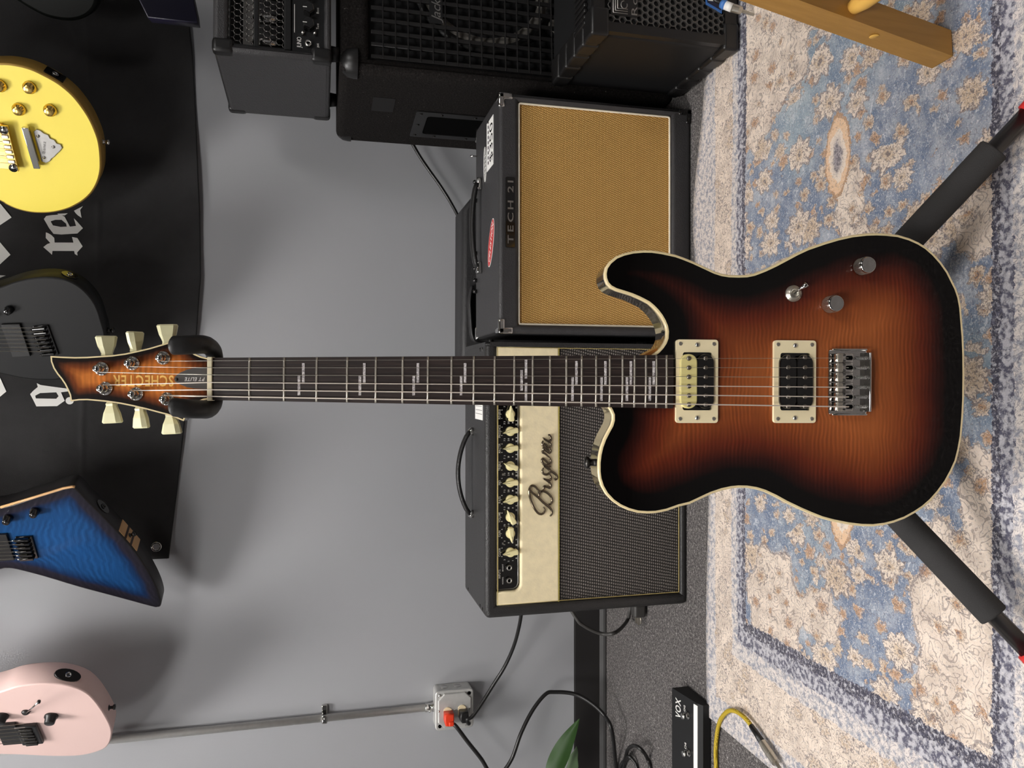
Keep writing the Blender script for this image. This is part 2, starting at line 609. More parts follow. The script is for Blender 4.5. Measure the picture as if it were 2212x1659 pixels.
def weave(name, c_lo, c_hi, sx, sz, rough=0.7, bump=0.6, gloss=0.3, diag=0.0, contrast=1.0):
    """basket-weave cloth on a face drawn in local x, y"""
    t = Tree(name)
    v = t.co()
    x, y, z = t.xyz(v)
    wob = (t.noise(v, 40, 2) - 0.5) * 0.5
    a = (x * sx + wob); b = (y * sz + wob)
    row = b.floor()
    a2 = a + row * 0.5 + row * diag
    fx = (a2.frac() - 0.5).abs()
    fz = (b.frac() - 0.5).abs()
    h = (fx.step(0.5, 0.1)) * (fz.step(0.5, 0.12))
    n = t.noise(v, 500, 2)
    k = h * contrast + (n - 0.5) * 0.35
    t.set(base=t.mix(k.mx(0.0).mn(1.0), c_lo, c_hi), rough=rough, spec=gloss)
    t.bump(h, bump, 0.0015)
    return t.m
MT['gold_cloth'] = weave('gold_cloth', C(150, 106, 44), C(244, 202, 126), 215, 300, 0.6, 0.8, diag=0.25)
MT['black_cloth'] = weave('black_cloth', C(18, 16, 15), C(128, 121, 116), 150, 205, 0.6, 0.8, diag=0.33)

def braid():
    t = Tree('yellow_braid')
    v = t.co()
    x, y, z = t.xyz(v)
    k = ((x + y) * 1500.0).sin() * ((x - y) * 1500.0).sin()
    t.set(base=t.mix(k.step(-0.4, 0.6), C(150, 122, 16), C(224, 196, 52)), rough=0.5)
    t.bump(k, 0.5, 0.0008)
    return t.m
MT['yellow_braid'] = braid()

def carpet_vinyl():
    t = Tree('cabinet_carpet')
    v = t.co()
    n = t.noise(v, 240, 4, 0.7, 0.4)
    sp = t.noise(v, 170, 1, 0.4).step(0.74, 0.82)
    base = t.ramp(n, [(0.3, C(15, 14, 13)), (0.6, C(38, 35, 34)), (0.8, C(62, 58, 56))])
    t.set(base=t.mix(sp * 0.35, base, C(150, 145, 140)), rough=0.95, spec=0.1)
    t.bump(n, 1.0, 0.003)
    return t.m
MT['cab_carpet'] = carpet_vinyl()

def cloth_banner():
    t = Tree('banner_cloth')
    v = t.co()
    n = t.noise(v, 14, 4, 0.6)
    t.set(base=t.mix(n, C(40, 39, 39), C(58, 57, 58)), rough=0.85, spec=0.15, sheen=0.1)
    t.bump(t.noise(v, 1500, 1) * 0.3 + t.noise(v, 5, 4, 0.6) * 3.0, 0.6, 0.006)
    return t.m
MT['banner'] = cloth_banner()

RUG = (-0.685, 1.75, 0.60, 1.44)      # x0, x1, y0, y1
def rug_mat():
    t = Tree('printed_rug')
    v = t.co()
    x0, y0, _ = t.xyz(v)
    nv = t.noise(v, 55, 3, 0.6)
    nv2 = t.noise(t.vec(x0 + 5.0, y0 + 3.0), 55, 3, 0.6)
    nf = t.noise(t.vec(x0 + 2.0, y0), 260, 2, 0.6)
    nf2 = t.noise(t.vec(x0 + 7.0, y0 + 4.0), 260, 2, 0.6)
    x = x0 + (nv - 0.5) * 0.018 + (nf - 0.5) * 0.008
    y = y0 + (nv2 - 0.5) * 0.018 + (nf2 - 0.5) * 0.008
    p = t.vec(x, y)
    cream_a, cream_b = C(226, 210, 195), C(200, 184, 170)
    blue_a, blue_b, grey_l = C(104, 118, 142), C(138, 148, 164), C(186, 187, 192)
    fine = t.noise(v, 420, 3, 0.7)
    med = t.noise(v, 26, 4, 0.65)
    wear = t.noise(v, 5.5, 3, 0.6)
    field = t.mix(med.step(0.35, 0.7), blue_a, blue_b)
    field = t.mix((wear * 0.6 + med * 0.4).step(0.44, 0.66) * 0.8, field, grey_l)
    field = t.mix(t.noise(t.vec(x0 * 1.0 + 9.0, y0), 3.2, 2).step(0.5, 0.8) * 0.45, field, C(150, 172, 176))
    def scroll(scale, wdt, seed):
        q = t.noise(t.vec(x0 + seed, y0 + seed), scale, 2, 0.5, 0.4)
        return (((q * 9.0).frac() - 0.5).abs()).lt(wdt)
    cream = t.mix(t.noise(v, 34, 3).step(0.35, 0.7), cream_a, cream_b)
    # flowers: two scales of petalled blooms
    def flowers(col, scale, rmin, rmax, keep, petals, seed, body, heart, line):
        n = t.voro(t.vec(x + seed, y * 0.8 + seed), scale, 0.85)
        px, py, _ = t.xyz(n.outputs['Position'])
        cr, cg, cb = t.xyz(n.outputs['Color'])
        dx = (x + seed) - px
        dy = (y * 0.8 + seed) - py
        r = (dx * dx + dy * dy).sqrt()
        a = dy.atan2(dx)
        rad = (cr * (rmax - rmin) + rmin) * (((a * petals + cg * 6.0).cos()) * 0.16 + 0.9) + (fine - 0.5) * 0.010
        q = r / rad
        on_ = cb.lt(keep)
        inside = q.lt(1.0) * on_
        b2 = t.mix(cg.gt(0.62), body, heart)
        c = t.mix(q.step(0.25, 0.45), heart, b2)
        c = t.mix(q.step(0.55, 0.75) * 0.6, c, cream_a)
        spk = ((a * petals * 2.0).sin() * (q * 14.0).sin()).gt(0.45)
        c = t.mix(spk * q.gt(0.2) * 0.75, c, line)
        c = t.mix(t.noise(v, 300, 2, 0.6).gt(0.56) * 0.5, c, C(128, 112, 104))
        c = t.mix((q - 0.93).abs().lt(0.07) * 0.7, c, line)
        c = t.mix(q.lt(0.13) * 0.8, c, line)
        return t.mix(inside, col, c)
    line = C(98, 90, 96)
    tan, sand, oran = C(204, 182, 158), C(220, 204, 188), C(188, 150, 118)
    field = t.mix(scroll(26.0, 0.05, 2.0) * med.gt(0.47) * 0.35, field, C(88, 92, 112))
    scratch = t.noise(t.vec(x0 * 60.0 + nv * 8.0, y0 * 170.0 + nv2 * 8.0), 1.0, 3, 0.65)
    field = t.mix(scratch.step(0.54, 0.66) * 0.65, field, C(214, 214, 218))
    field = t.mix((scratch * -1.0 + 1.0).step(0.60, 0.72) * 0.35, field, C(84, 94, 120))
    field = flowers(field, 32.0, 0.006, 0.0135, 0.72, 5.0, 11.3, tan, oran, line)
    field = flowers(field, 16.0, 0.014, 0.032, 0.78, 8.0, 3.1, sand, tan, line)
    # cream palmette clouds (spandrels and medallion lobes) placed on the field
    blobs = [(-0.40, 1.20, 0.115, 0.085), (0.66, 1.22, 0.17, 0.10), (0.50, 1.26, 0.07, 0.06), (-0.37, 1.07, 0.045, 0.05), (-0.32, 0.80, 0.15, 0.075), (-0.15, 0.755, 0.08, 0.04),
             (0.58, 1.19, 0.10, 0.10), (0.62, 1.06, 0.06, 0.06), (0.17, 0.99, 0.075, 0.05), (0.29, 1.0, 0.05, 0.035),
             (0.47, 0.70, 0.05, 0.03), (0.95, 0.80, 0.15, 0.08), (1.0, 1.2, 0.12, 0.08), (0.20, 0.77, 0.05, 0.035), (1.4, 1.0, 0.12, 0.1)]
    cm = None
    for cx, cy, rx, ry in blobs:
        ax = (x - cx) / rx; ay = (y - cy) / ry
        q = (ax * ax + ay * ay).sqrt() + ((ay.atan2(ax) * 7.0).cos()) * 0.10
        k = q
        cm = k if cm is None else cm.mn(k)
    inb = (cm + (fine - 0.5) * 0.25).lt(1.0)
    cl = t.mix(scroll(34.0, 0.10, 7.0) * 0.6, cream, C(122, 108, 104))
    cl = flowers(cl, 25.0, 0.008, 0.016, 0.85, 6.0, 5.7, tan, oran, line)
    cl = t.mix((cm - 0.97).abs().lt(0.02) * 0.6, cl, line)
    field = t.mix(inb, field, cl)
    # almond medallions
    for cx, cy, rx, ry in ((0.352, 1.03, 0.062, 0.036), (-0.19, 1.02, 0.058, 0.034), (0.86, 1.05, 0.06, 0.036)):
        ax = (x - cx) / rx; ay = (y - cy) / ry
        q = (ay.abs() * 0.25 + (ax * ax + ay * ay).sqrt() * 0.9 + (fine - 0.5) * 0.16)
        c = t.mix(q.step(0.2, 0.55), C(150, 142, 146), cream_a)
        c = t.mix(q.gt(0.62) * 0.8, c, C(222, 182, 142))
        c = t.mix(q.lt(0.36) * t.noise(v, 160, 2).gt(0.5) * 0.6, c, C(74, 70, 80))
        c = t.mix((q - 0.95).abs().lt(0.06) * 0.7, c, C(150, 112, 84))
        field = t.mix(q.lt(1.0), field, c)
    # borders
    dl = x - RUG[0]; dr = (x * -1.0) + RUG[1]; db = (y * -1.0) + RUG[3]; dn = y - RUG[2]
    side = dl.mn(dr) * 0.62           # the side bands are wider
    d = side.mn(db.mn(dn)) + (fine - 0.5) * 0.004
    guard = t.mix(t.noise(v, 120, 3).step(0.34, 0.58), C(152, 153, 163), C(216, 207, 201))
    guard = t.mix(scroll(60.0, 0.11, 1.0) * 0.5, guard, C(92, 92, 112))
    main = t.mix(scroll(46.0, 0.09, 4.0) * 0.65, cream, C(112, 98, 94))
    main = flowers(main, 22.0, 0.008, 0.02, 0.75, 7.0, 8.2, tan, sand, line)
    dark = t.mix(t.noise(v, 130, 3).step(0.40, 0.6), C(88, 88, 104), C(184, 182, 188))
    col = t.mix(d.lt(0.148), field, dark)
    col = t.mix(d.lt(0.118), col, guard)
    col = t.mix((d - 0.142).abs().lt(0.006) * t.noise(v, 160, 2).step(0.38, 0.55), col, C(66, 65, 78))
    col = t.mix(d.lt(0.098), col, main)
    col = t.mix(d.lt(0.034), col, guard)
    # pile: fine dark and light flecks
    col = t.mix(t.noise(v, 230, 3, 0.7).step(0.54, 0.66) * 0.45, col, C(92, 88, 94))
    col = t.mix(fine.step(0.53, 0.68) * 0.5, col, C(226, 220, 216))
    t.set(base=col, rough=0.9, spec=0.15, sheen=0.1)
    t.bump(t.noise(v, 500, 3) + med * 0.4, 0.5, 0.002)
    return t.m
MT['rug'] = rug_mat()

def lamp_mat(strength):
    t = Tree('diffuser_%d' % (strength * 10))
    n = t.noise(t.co(), 4, 1)
    t.set(base=(0.9, 0.9, 0.9, 1), emit=t.mix(n, (1.0, 0.975, 0.945, 1), (1.0, 0.98, 0.955, 1)), power=strength)
    return t.m

# ------------------------------------------------------------------ the room
RX0, RX1, RY0 = -3.4, 3.2, -5.0
struct('floor', MB().box(RX0, RX1, RY0, WALL_Y, -0.05, 0), MT['carpet'])
struct('wall_back', MB().box(RX0, RX1, WALL_Y, WALL_Y + 0.1, -0.05, CEIL_Z), MT['wall'])
struct('wall_left', MB().box(RX0 - 0.1, RX0, RY0, WALL_Y, -0.05, CEIL_Z), MT['wall'])
struct('wall_right', MB().box(RX1, RX1 + 0.1, RY0, WALL_Y, -0.05, CEIL_Z), MT['wall'])
struct('wall_front', MB().box(RX0, RX1, RY0 - 0.1, RY0, -0.05, CEIL_Z), MT['wall_dark'])
struct('ceiling', MB().box(RX0, RX1, RY0, WALL_Y, CEIL_Z, CEIL_Z + 0.1), MT['ceiling_tile'])
bb = MB()
prof = [(0, 0), (-0.020, 0), (-0.020, 0.003), (-0.013, 0.007), (-0.006, 0.016), (-0.004, 0.086), (-0.003, 0.09), (0, 0.09)]
bb.add([(x, WALL_Y + py, pz) for x in (RX0, RX1) for py, pz in prof],
       [(k, (k + 1) % 8, 8 + (k + 1) % 8, 8 + k) for k in range(8)])
struct('baseboard_back', bb, MT['baseboard'])

for i, (px, py, sx, sy, st) in enumerate(PANELS):
    L = thing('ceiling_light', PANEL_LABEL[i], 'ceiling light', T(px, py, CEIL_Z), 'ceiling light panels')
    part('light_frame', MB().ring(rrect(-sx / 2 - .03, sx / 2 + .03, -sy / 2 - .03, sy / 2 + .03, .005, 1),
                                  rrect(-sx / 2, sx / 2, -sy / 2, sy / 2, .004, 1), -0.02, 0.0), MT['panel_frame'], L)
    part('diffuser', MB().box(-sx / 2, sx / 2, -sy / 2, sy / 2, -0.012, -0.004), lamp_mat(st), L)

# rug: thin cloth with a slightly wavy outline and soft ripples
def rug():
    x0, x1, y0, y1 = RUG
    nx, ny = 150, 56
    vs, fs = [], []
    for top in (1, 0):
        for j in range(ny + 1):
            for i in range(nx + 1):
                fx, fy = i / nx, j / ny
                x = x0 + (x1 - x0) * fx
                y = y0 + (y1 - y0) * fy
                y += fy * (0.006 * math.sin(x * 9) + (0.055 * math.exp(-((x - 0.36) / 0.20) ** 2)))
                x += (1 - fx) * (0.012 * (1 - fy))
                z = 0.006 + 0.0018 * math.sin(x * 11 + y * 6) * math.sin(y * 13)
                if fy > 0.9 and 0.2 < x < 0.62: z += 0.004 * (fy - 0.9) / 0.1
                vs.append((x, y, max(0.003, z) if top else 0.0008))
    N = (nx + 1) * (ny + 1)
    for j in range(ny):
        for i in range(nx):
            a = j * (nx + 1) + i
            fs.append((a, a + 1, a + nx + 2, a + nx + 1))
    rim = ([i for i in range(nx + 1)] + [(j + 1) * (nx + 1) - 1 for j in range(1, ny + 1)]
           + [ny * (nx + 1) + i for i in range(nx - 1, -1, -1)] + [j * (nx + 1) for j in range(ny - 1, 0, -1)])
    for k in range(len(rim)):
        a, b = rim[k], rim[(k + 1) % len(rim)]
        fs.append((a, a + N, b + N, b))
    m = MB().add(vs, fs, True)
    return part('rug', m, MT['rug'])
tag(rug(), 'faded blue and cream oriental patterned rug under the guitar stand', 'rug')

# ------------------------------------------------------------------ the sunburst guitar
def cam_pt(t, w, X=0.0):
    return CAM + FW * t + DN * w + RT * X
nut_c = cam_pt(0.78, -0.304, 0.0054)
low_c = cam_pt(0.84, 0.402, 0.0026)
gy = (nut_c - low_c).normalized()
gx = Vector((1, 0, 0)); gx = (gx - gy * gx.dot(gy)).normalized()
gz = gx.cross(gy)
GM = frame(low_c, gx, gy, gz)            # x right, y up the neck, z out of the front

def gp(x, y, h=0.0):
    return on(GM, x, y, h)

def z2s(pts, ox, oy, sc):
    return [(ox + a / sc, oy + b / sc) for a, b in pts]

body_px = (
    z2s([(840, 1560), (900, 1515), (950, 1460), (990, 1400), (1012, 1340), (1018, 1250), (1005, 1180), (975, 1110), (935, 1040), (885, 975),
         (830, 918), (770, 868), (700, 830), (640, 800), (540, 757), (430, 722), (320, 688), (240, 645), (190, 590), (165, 520), (160, 450),
         (175, 370), (230, 290), (320, 215), (430, 170), (560, 140), (700, 128), (820, 130), (960, 150), (1120, 185)], 1280, 520, 6.381)
    + z2s([(0, 455), (100, 490), (250, 550), (400, 620), (550, 690), (650, 722), (750, 738), (880, 742), (1000, 738), (1100, 718), (1250, 660),
           (1400, 590), (1550, 510), (1700, 430), (1850, 360), (2000, 308)], 1460, 480, 6.506)
    + z2s([(0, 210), (150, 165), (300, 132), (450, 115), (550, 112), (650, 116), (780, 130), (900, 165), (1000, 210), (1080, 260), (1160, 330),
           (1240, 420), (1310, 520), (1360, 620), (1400, 700), (1430, 790), (1450, 900), (1462, 1050), (1475, 1200), (1483, 1400), (1485, 1600)],
          1780, 480, 4.879)
    + z2s([(1482, 200), (1472, 400), (1455, 600), (1430, 740), (1400, 860), (1350, 970), (1290, 1080), (1210, 1190), (1130, 1280), (1050, 1350),
           (960, 1410), (850, 1470), (740, 1510), (640, 1535), (520, 1550), (400, 1548), (250, 1530), (100, 1500)], 1780, 820, 4.879)
    + z2s([(2050, 785), (1900, 725), (1750, 660), (1550, 565), (1400, 482), (1250, 412), (1130, 375), (1000, 354), (880, 352), (780, 362),
           (650, 390), (500, 440), (350, 510), (200, 580)], 1460, 1000, 6.506)
    + z2s([(1320, 1435), (1150, 1495), (1000, 1525), (880, 1530), (750, 1520), (620, 1485), (500, 1430), (400, 1360), (310, 1265), (250, 1160),
           (215, 1050), (203, 950), (203, 830), (215, 720), (240, 610), (280, 500), (330, 400), (380, 310), (400, 240), (400, 170), (375, 110),
           (345, 65)], 1260, 870, 6.38))

def burst_face(outline, z, step=0.006, mb=None):
    """front skin triangulated with each point's distance to the edge stored on it"""
    n = len(outline)
    xs = [p[0] for p in outline]; ys = [p[1] for p in outline]
    segs = [(outline[i - 1], outline[i]) for i in range(n)]
    def dist(px, py):
        b = 9.0
        for (ax, ay), (bx, by) in segs:
            ex, ey = bx - ax, by - ay
            L = ex * ex + ey * ey
            t = max(0.0, min(1.0, ((px - ax) * ex + (py - ay) * ey) / L)) if L > 0 else 0.0
            d = (px - ax - ex * t) ** 2 + (py - ay - ey * t) ** 2
            if d < b: b = d
        return math.sqrt(b)
    def inside(px, py):
        c = False
        for (ax, ay), (bx, by) in segs:
            if (ay > py) != (by > py) and px < (bx - ax) * (py - ay) / (by - ay) + ax: c = not c
        return c
    pts = [Vector(p) for p in outline]
    D = [0.0] * n
    ny = int((max(ys) - min(ys)) / step) + 1
    nx = int((max(xs) - min(xs)) / step) + 1
    for j in range(ny):
        for i in range(nx):
            px = min(xs) + (i + (0.5 if j % 2 else 0.0)) * step
            py = min(ys) + j * step
            if inside(px, py):
                d = dist(px, py)
                if d > step * 0.45:
                    pts.append(Vector((px, py))); D.append(d)
    r = delaunay_2d_cdt(pts, [(i, (i + 1) % n) for i in range(n)], [], 1, 1e-7)
    vv, tri, orig = r[0], r[2], r[3]
    m = mb or MB()
    m.add([(v.x, v.y, z) for v in vv], [tuple(f) for f in tri], False)
    m.attr = {'edge': [D[o[0]] if o else 0.0 for o in orig]}
    return m

guitar = thing('electric_guitar', 'sunburst flame-top electric guitar with cream binding on the black stand', 'guitar', GM)
out2 = ccw([gp(*p)[:2] for p in body_px])
BT = 0.044
bind_in = offset_loop(out2, 0.0028)
body = part('body', MB().prism(offset_loop(out2, 0.0004), -BT, -0.0045, 0, 1, back=True, sm=True, top=False), MT['burst_side'], guitar,
            label='gloss black body sides')
# rounded back edge ring is out of sight; cream binding wraps the front edge
bd = MB()
n = len(out2)
loops = [(out2, -0.0052), (out2, -0.0012), (offset_loop(out2, 0.0004), -0.0003), (offset_loop(out2, 0.0012), 0.0), (bind_in, 0.0)]
vs = [(p[0], p[1], z) for L, z in loops for p in L]
fs = [(i * n + k, i * n + (k + 1) % n, (i + 1) * n + (k + 1) % n, (i + 1) * n + k) for i in range(len(loops) - 1) for k in range(n)]
bd.add(vs, fs, True)
part('binding', bd, MT['binding'], guitar, label='cream binding')
part('top', burst_face(bind_in, 0.0, 0.0055), MT['burst'], guitar, label='flamed maple top, amber fading to black at the edge')
# neck heel pocket wood in the cutaway
hl = [gp(1390, 768), gp(1420, 752), gp(1440, 760), gp(1460, 768), gp(1460, 882), gp(1330, 882), gp(1325, 768)]
part('neck_heel', MB().prism([(p.x, p.y) for p in hl], -0.032, -0.006), MT['amber_back'], guitar, label='amber wooden neck heel')

# neck and fretboard
FBZ = 0.0065
nl, nr = gp(458, 864.5, FBZ), gp(458, 772.5, FBZ)
el_, er = gp(1455, 882.5, FBZ), gp(1455, 766.5, FBZ)
def fb_x(yy, s):
    a, b = (nl, el_) if s < 0 else (nr, er)
    return a.x + (b.x - a.x) * (a.y - yy) / (a.y - b.y)
fb = MB()
rows = [nl.y, er.y]
prof = []
for yy in rows:
    xl, xr = fb_x(yy, -1), fb_x(yy, 1)
    for k in range(13):
        t = k / 12
        prof.append((xl + (xr - xl) * t, yy, FBZ - 0.0012 * (2 * t - 1) ** 2))
    prof += [(xr, yy, FBZ - 0.006), (xl, yy, FBZ - 0.006)]
fb.add(prof, [(k, (k + 1) % 15, 15 + (k + 1) % 15, 15 + k) for k in range(15)] + [tuple(range(14, -1, -1)), tuple(range(15, 30))], False)
part('fretboard', fb, MT['rosewood'], guitar, label='dark rosewood fretboard')
nk = MB()
rings = []
for yy in (nl.y + 0.004, (nl.y + er.y) / 2, gp(1330, 825).y):
    xl, xr = fb_x(yy, -1) + 0.0003, fb_x(yy, 1) - 0.0003
    rings.append([((xl + xr) / 2 + (xr - xl) / 2 * math.cos(a), yy, FBZ - 0.006 - 0.017 * math.sin(a)) for a in [math.pi * k / 12 for k in range(13)]])
nk.add([p for r in rings for p in r], [(i * 13 + k, i * 13 + (k + 1) % 13, (i + 1) * 13 + (k + 1) % 13, (i + 1) * 13 + k) for i in range(2) for k in range(13)], True)
part('neck', nk, MT['amber_back'], guitar, label='amber wooden neck')
part('nut', MB().box(gp(458, 866, FBZ).x, gp(458, 771, FBZ).x, nl.y - 0.0003, nl.y + 0.0045, -0.003, FBZ + 0.0018, 0.0006), MT['cream'], guitar, label='cream nut')

f12 = gp(1151, 820, FBZ).y
SCALE = 2 * (nl.y - f12)
def fret_y(k): return nl.y - SCALE * (1 - 2 ** (-k / 12))
for k in range(1, 23):
    yy = fret_y(k)
    xl, xr = fb_x(yy, -1) + 0.0004, fb_x(yy, 1) - 0.0004
    path = [(xl + (xr - xl) * i / 8, yy, FBZ - 0.0012 * (2 * i / 8 - 1) ** 2) for i in range(9)]
    part('fret', MB().tube(path, 0.00125, 6), MT['nickel'], guitar)
# split-bar pearl inlays
def bar_at(xp, ya, yb):
    a = gp(xp, ya, FBZ); b = gp(xp, yb, FBZ)
    part('inlay', MB().box(min(a.x, b.x), max(a.x, b.x), a.y - 0.0013, a.y + 0.0013, FBZ - 0.003, FBZ + 0.00015, 0), MT['pearl'], guitar)
for x1, x2 in ((438, 458), (718, 738), (965, 984), (1183, 1201)):
    bar_at(440 + x1 / 2.127, 811.5, 854); bar_at(440 + x2 / 2.127, 784.5, 827)
bar_at(440 + 1461 / 2.127, 799.5, 844); bar_at(440 + 1481 / 2.127, 777, 818); bar_at(440 + 1481 / 2.127, 827, 866)
for x1, x2 in ((1695, 1713), (1828, 1846), (1945, 1963), (2050, 2068)):
    bar_at(440 + x1 / 2.127, 815, 866); bar_at(440 + x2 / 2.127, 780, 831)

# headstock
HZ = -0.004
head_px = z2s([(160, 492), (165, 560), (195, 640), (240, 710), (290, 770), (330, 830), (365, 900), (390, 960), (402, 1035), (500, 1022), (600, 1020),
               (720, 1030), (850, 1043), (1000, 1065), (1150, 1095), (1300, 1130), (1450, 1170), (1550, 1195), (1640, 1225), (1700, 1250), (1750, 1270),
               (1772, 1225), (1800, 1130), (1850, 1075), (1930, 1040), (1990, 1018), (2080, 1005), (2080, 518), (2030, 517), (1950, 495), (1880, 465),
               (1810, 400), (1790, 290), (1770, 262), (1690, 290), (1600, 320), (1520, 345), (1450, 365), (1350, 395), (1200, 430), (1050, 462),
               (900, 482), (750, 492), (600, 502), (450, 505), (300, 500)], 80, 680, 5.53)
h2 = ccw([gp(*p, HZ)[:2] for p in head_px])
hi2 = offset_loop(h2, 0.0014)
hs = part('headstock', burst_face(hi2, HZ, 0.004), MT['burst_head'], guitar, label='flamed sunburst headstock face')
part('headstock_back', MB().prism(offset_loop(h2, 0.0003), HZ - 0.015, HZ - 0.0015, top=False), MT['burst_side'], hs)
hb = MB()
n = len(h2)
hb.add([(p[0], p[1], z) for L, z in ((h2, HZ - 0.003), (h2, HZ), (hi2, HZ)) for p in L],
       [(i * n + k, i * n + (k + 1) % n, (i + 1) * n + (k + 1) % n, (i + 1) * n + k) for i in range(2) for k in range(n)])
part('headstock_binding', hb, MT['binding'], hs)
TXT_UP = frame((0, 0, 0), (0, 1, 0), (-1, 0, 0), (0, 0, 1))       # lettering that reads up the neck
def head_text(s, x0, x1, y0, y1, mat, parent, z, bold=0, shear=0.0):
    a, b = gp(x0, y0, z), gp(x1, y1, z)
    M = T((a.x + b.x) / 2, (a.y + b.y) / 2, z) @ TXT_UP
    part('lettering', lettering(MB(), s, M, abs(a.x - b.x), abs(a.y - b.y), bold, 0.13, shear), mat, parent)
head_text('SCHECTER', 80 + 1632 / 5.53, 80 + 908 / 5.53, 680 + 728 / 5.53, 680 + 850 / 5.53, MT['gold_print'], hs, HZ + 0.0003, 1)
head_text('SUN VALLEY, CALIFORNIA USA', 80 + 1520 / 5.53, 80 + 1010 / 5.53, 680 + 686 / 5.53, 680 + 704 / 5.53, MT['gold_print'], hs, HZ + 0.0003)
tr = z2s([(1640, 770), (1652, 735), (1700, 695), (1800, 652), (1900, 632), (2062, 628), (2062, 885), (1900, 882), (1800, 868), (1700, 828), (1652, 800)], 80, 680, 5.53)
trp = part('truss_rod_cover', MB().prism([gp(*p, HZ + 0.001)[:2] for p in tr], HZ, HZ + 0.002, 0.0006), MT['truss_plate'], guitar, label='dark grey truss rod cover')
head_text('PT ELITE', 80 + 2002 / 5.53, 80 + 1770 / 5.53, 680 + 750 / 5.53, 680 + 790 / 5.53, MT['white_print'], trp, HZ + 0.0023, 1, 0.25)
q = gp(80 + 1668 / 5.53, 680 + 770 / 5.53, HZ + 0.002)
part('screw', MB().lathe([(0.0, 0.001), (0.0012, 0.0008), (0.0018, 0)], T(q.x, q.y, HZ + 0.002), 10), MT['dark_steel'], trp)

# tuners: post + bushing on the face, button at the side
posts = [(745, 645), (1115, 580), (1487, 515), (790, 880), (1160, 945), (1530, 1005)]
btns = [((830, 362), 40, 1), ((1172, 312), 65, 1), ((1560, 225), 12, 1), ((895, 1185), 8, -1), ((1240, 1245), 28, -1), ((1605, 1315), 8, -1)]
post_xy = []
for (px, py), ((bx, by), roll, sd) in zip(posts, btns):
    q = gp(80 + px / 5.53, 680 + py / 5.53, HZ + 0.006)
    post_xy.append(q)
    M = T(q.x, q.y, HZ)
    tn = part('tuner', MB().lathe([(0.0072, 0), (0.0072, 0.0012), (0.0062, 0.0025), (0.0048, 0.003), (0.0048, 0.0032), (0.0032, 0.0045), (0.0029, 0.0085),
                                   (0.0036, 0.0105), (0.0036, 0.0135), (0.003, 0.0145), (0, 0.0147)], M, 18), MT['chrome'], guitar, label='chrome tuner post')
    part('hex_nut', MB().prism(ngon(0.0058, 6), 0.001, 0.0036, M=M), MT['chrome'], tn)
    b = gp(80 + bx / 5.53, 680 + by / 5.53, HZ - 0.008)
    zc = HZ - 0.0085
    out = Vector((sd, 0.05 * sd, 0)).normalized()
    side = Vector((0, 0, 1)).cross(out)
    Mb = frame((b.x, b.y, zc), side, Vector((0, 0, 1)), out) @ Matrix.Rotation(math.radians(roll), 4, 'Z')
    kb = MB()
    lv = [(-0.0125, 0.0042, 0.0036), (-0.0105, 0.0056, 0.0046), (-0.0085, 0.0052, 0.0042), (-0.0055, 0.0062, 0.0046), (-0.001, 0.0082, 0.0052), (0.008, 0.0102, 0.0052), (0.0094, 0.0092, 0.0036)]
    ringn = 8
    vs = []
    for zz, rx, ry in lv:
        vs += [(rx * c_, ry * s_, zz) for c_, s_ in ((1, .35), (.62, 1), (-.62, 1), (-1, .35), (-1, -.35), (-.62, -1), (.62, -1), (1, -.35))]
    fs = [(i * 8 + k, i * 8 + (k + 1) % 8, (i + 1) * 8 + (k + 1) % 8, (i + 1) * 8 + k) for i in range(len(lv) - 1) for k in range(8)]
    fs += [tuple(range(7, -1, -1)), tuple((len(lv) - 1) * 8 + k for k in range(8))]
    kb.add(vs, fs, False, Mb)
    part('tuner_button', kb, MT['tuner_button'], tn, label='pale green-cream keystone tuner button')
    shaft = [Vector((b.x, b.y, zc)) - out * 0.012, Vector((q.x, q.y, zc)) + out * 0.002]
    part('shaft', MB().tube(shaft, 0.0025, 8), MT['chrome'], tn)

# strings
SZ0 = FBZ + 0.0022
nut_y = [779.5, 794.3, 809.8, 826.1, 841.8, 856.3]
brg_y = [773, 794, 815, 836.5, 857.5, 878.7]
gauge = [0.00022, 0.00026, 0.00034, 0.00056, 0.00066, 0.00076]
porder = [2, 1, 0, 3, 4, 5]
SADZ = 0.0135
saddle_pts = []
for k in range(6):
    a = gp(457, nut_y[k], SZ0); a.z = SZ0
    b = gp(1826, brg_y[k], SADZ); b.z = SADZ
    saddle_pts.append(b)
    pq = post_xy[porder[k]]
    path = [Vector((pq.x + (0.0034 if k < 3 else -0.0034) * -1, pq.y - 0.001, HZ + 0.0085)), a, b, Vector((b.x, b.y - 0.004, b.z - 0.001)), Vector((b.x, b.y - 0.008, b.z - 0.007))]
    part('string', MB().tube(path, gauge[k], 6, sm=True), MT['wound_string_shine' if k > 2 else 'nickel'], guitar)

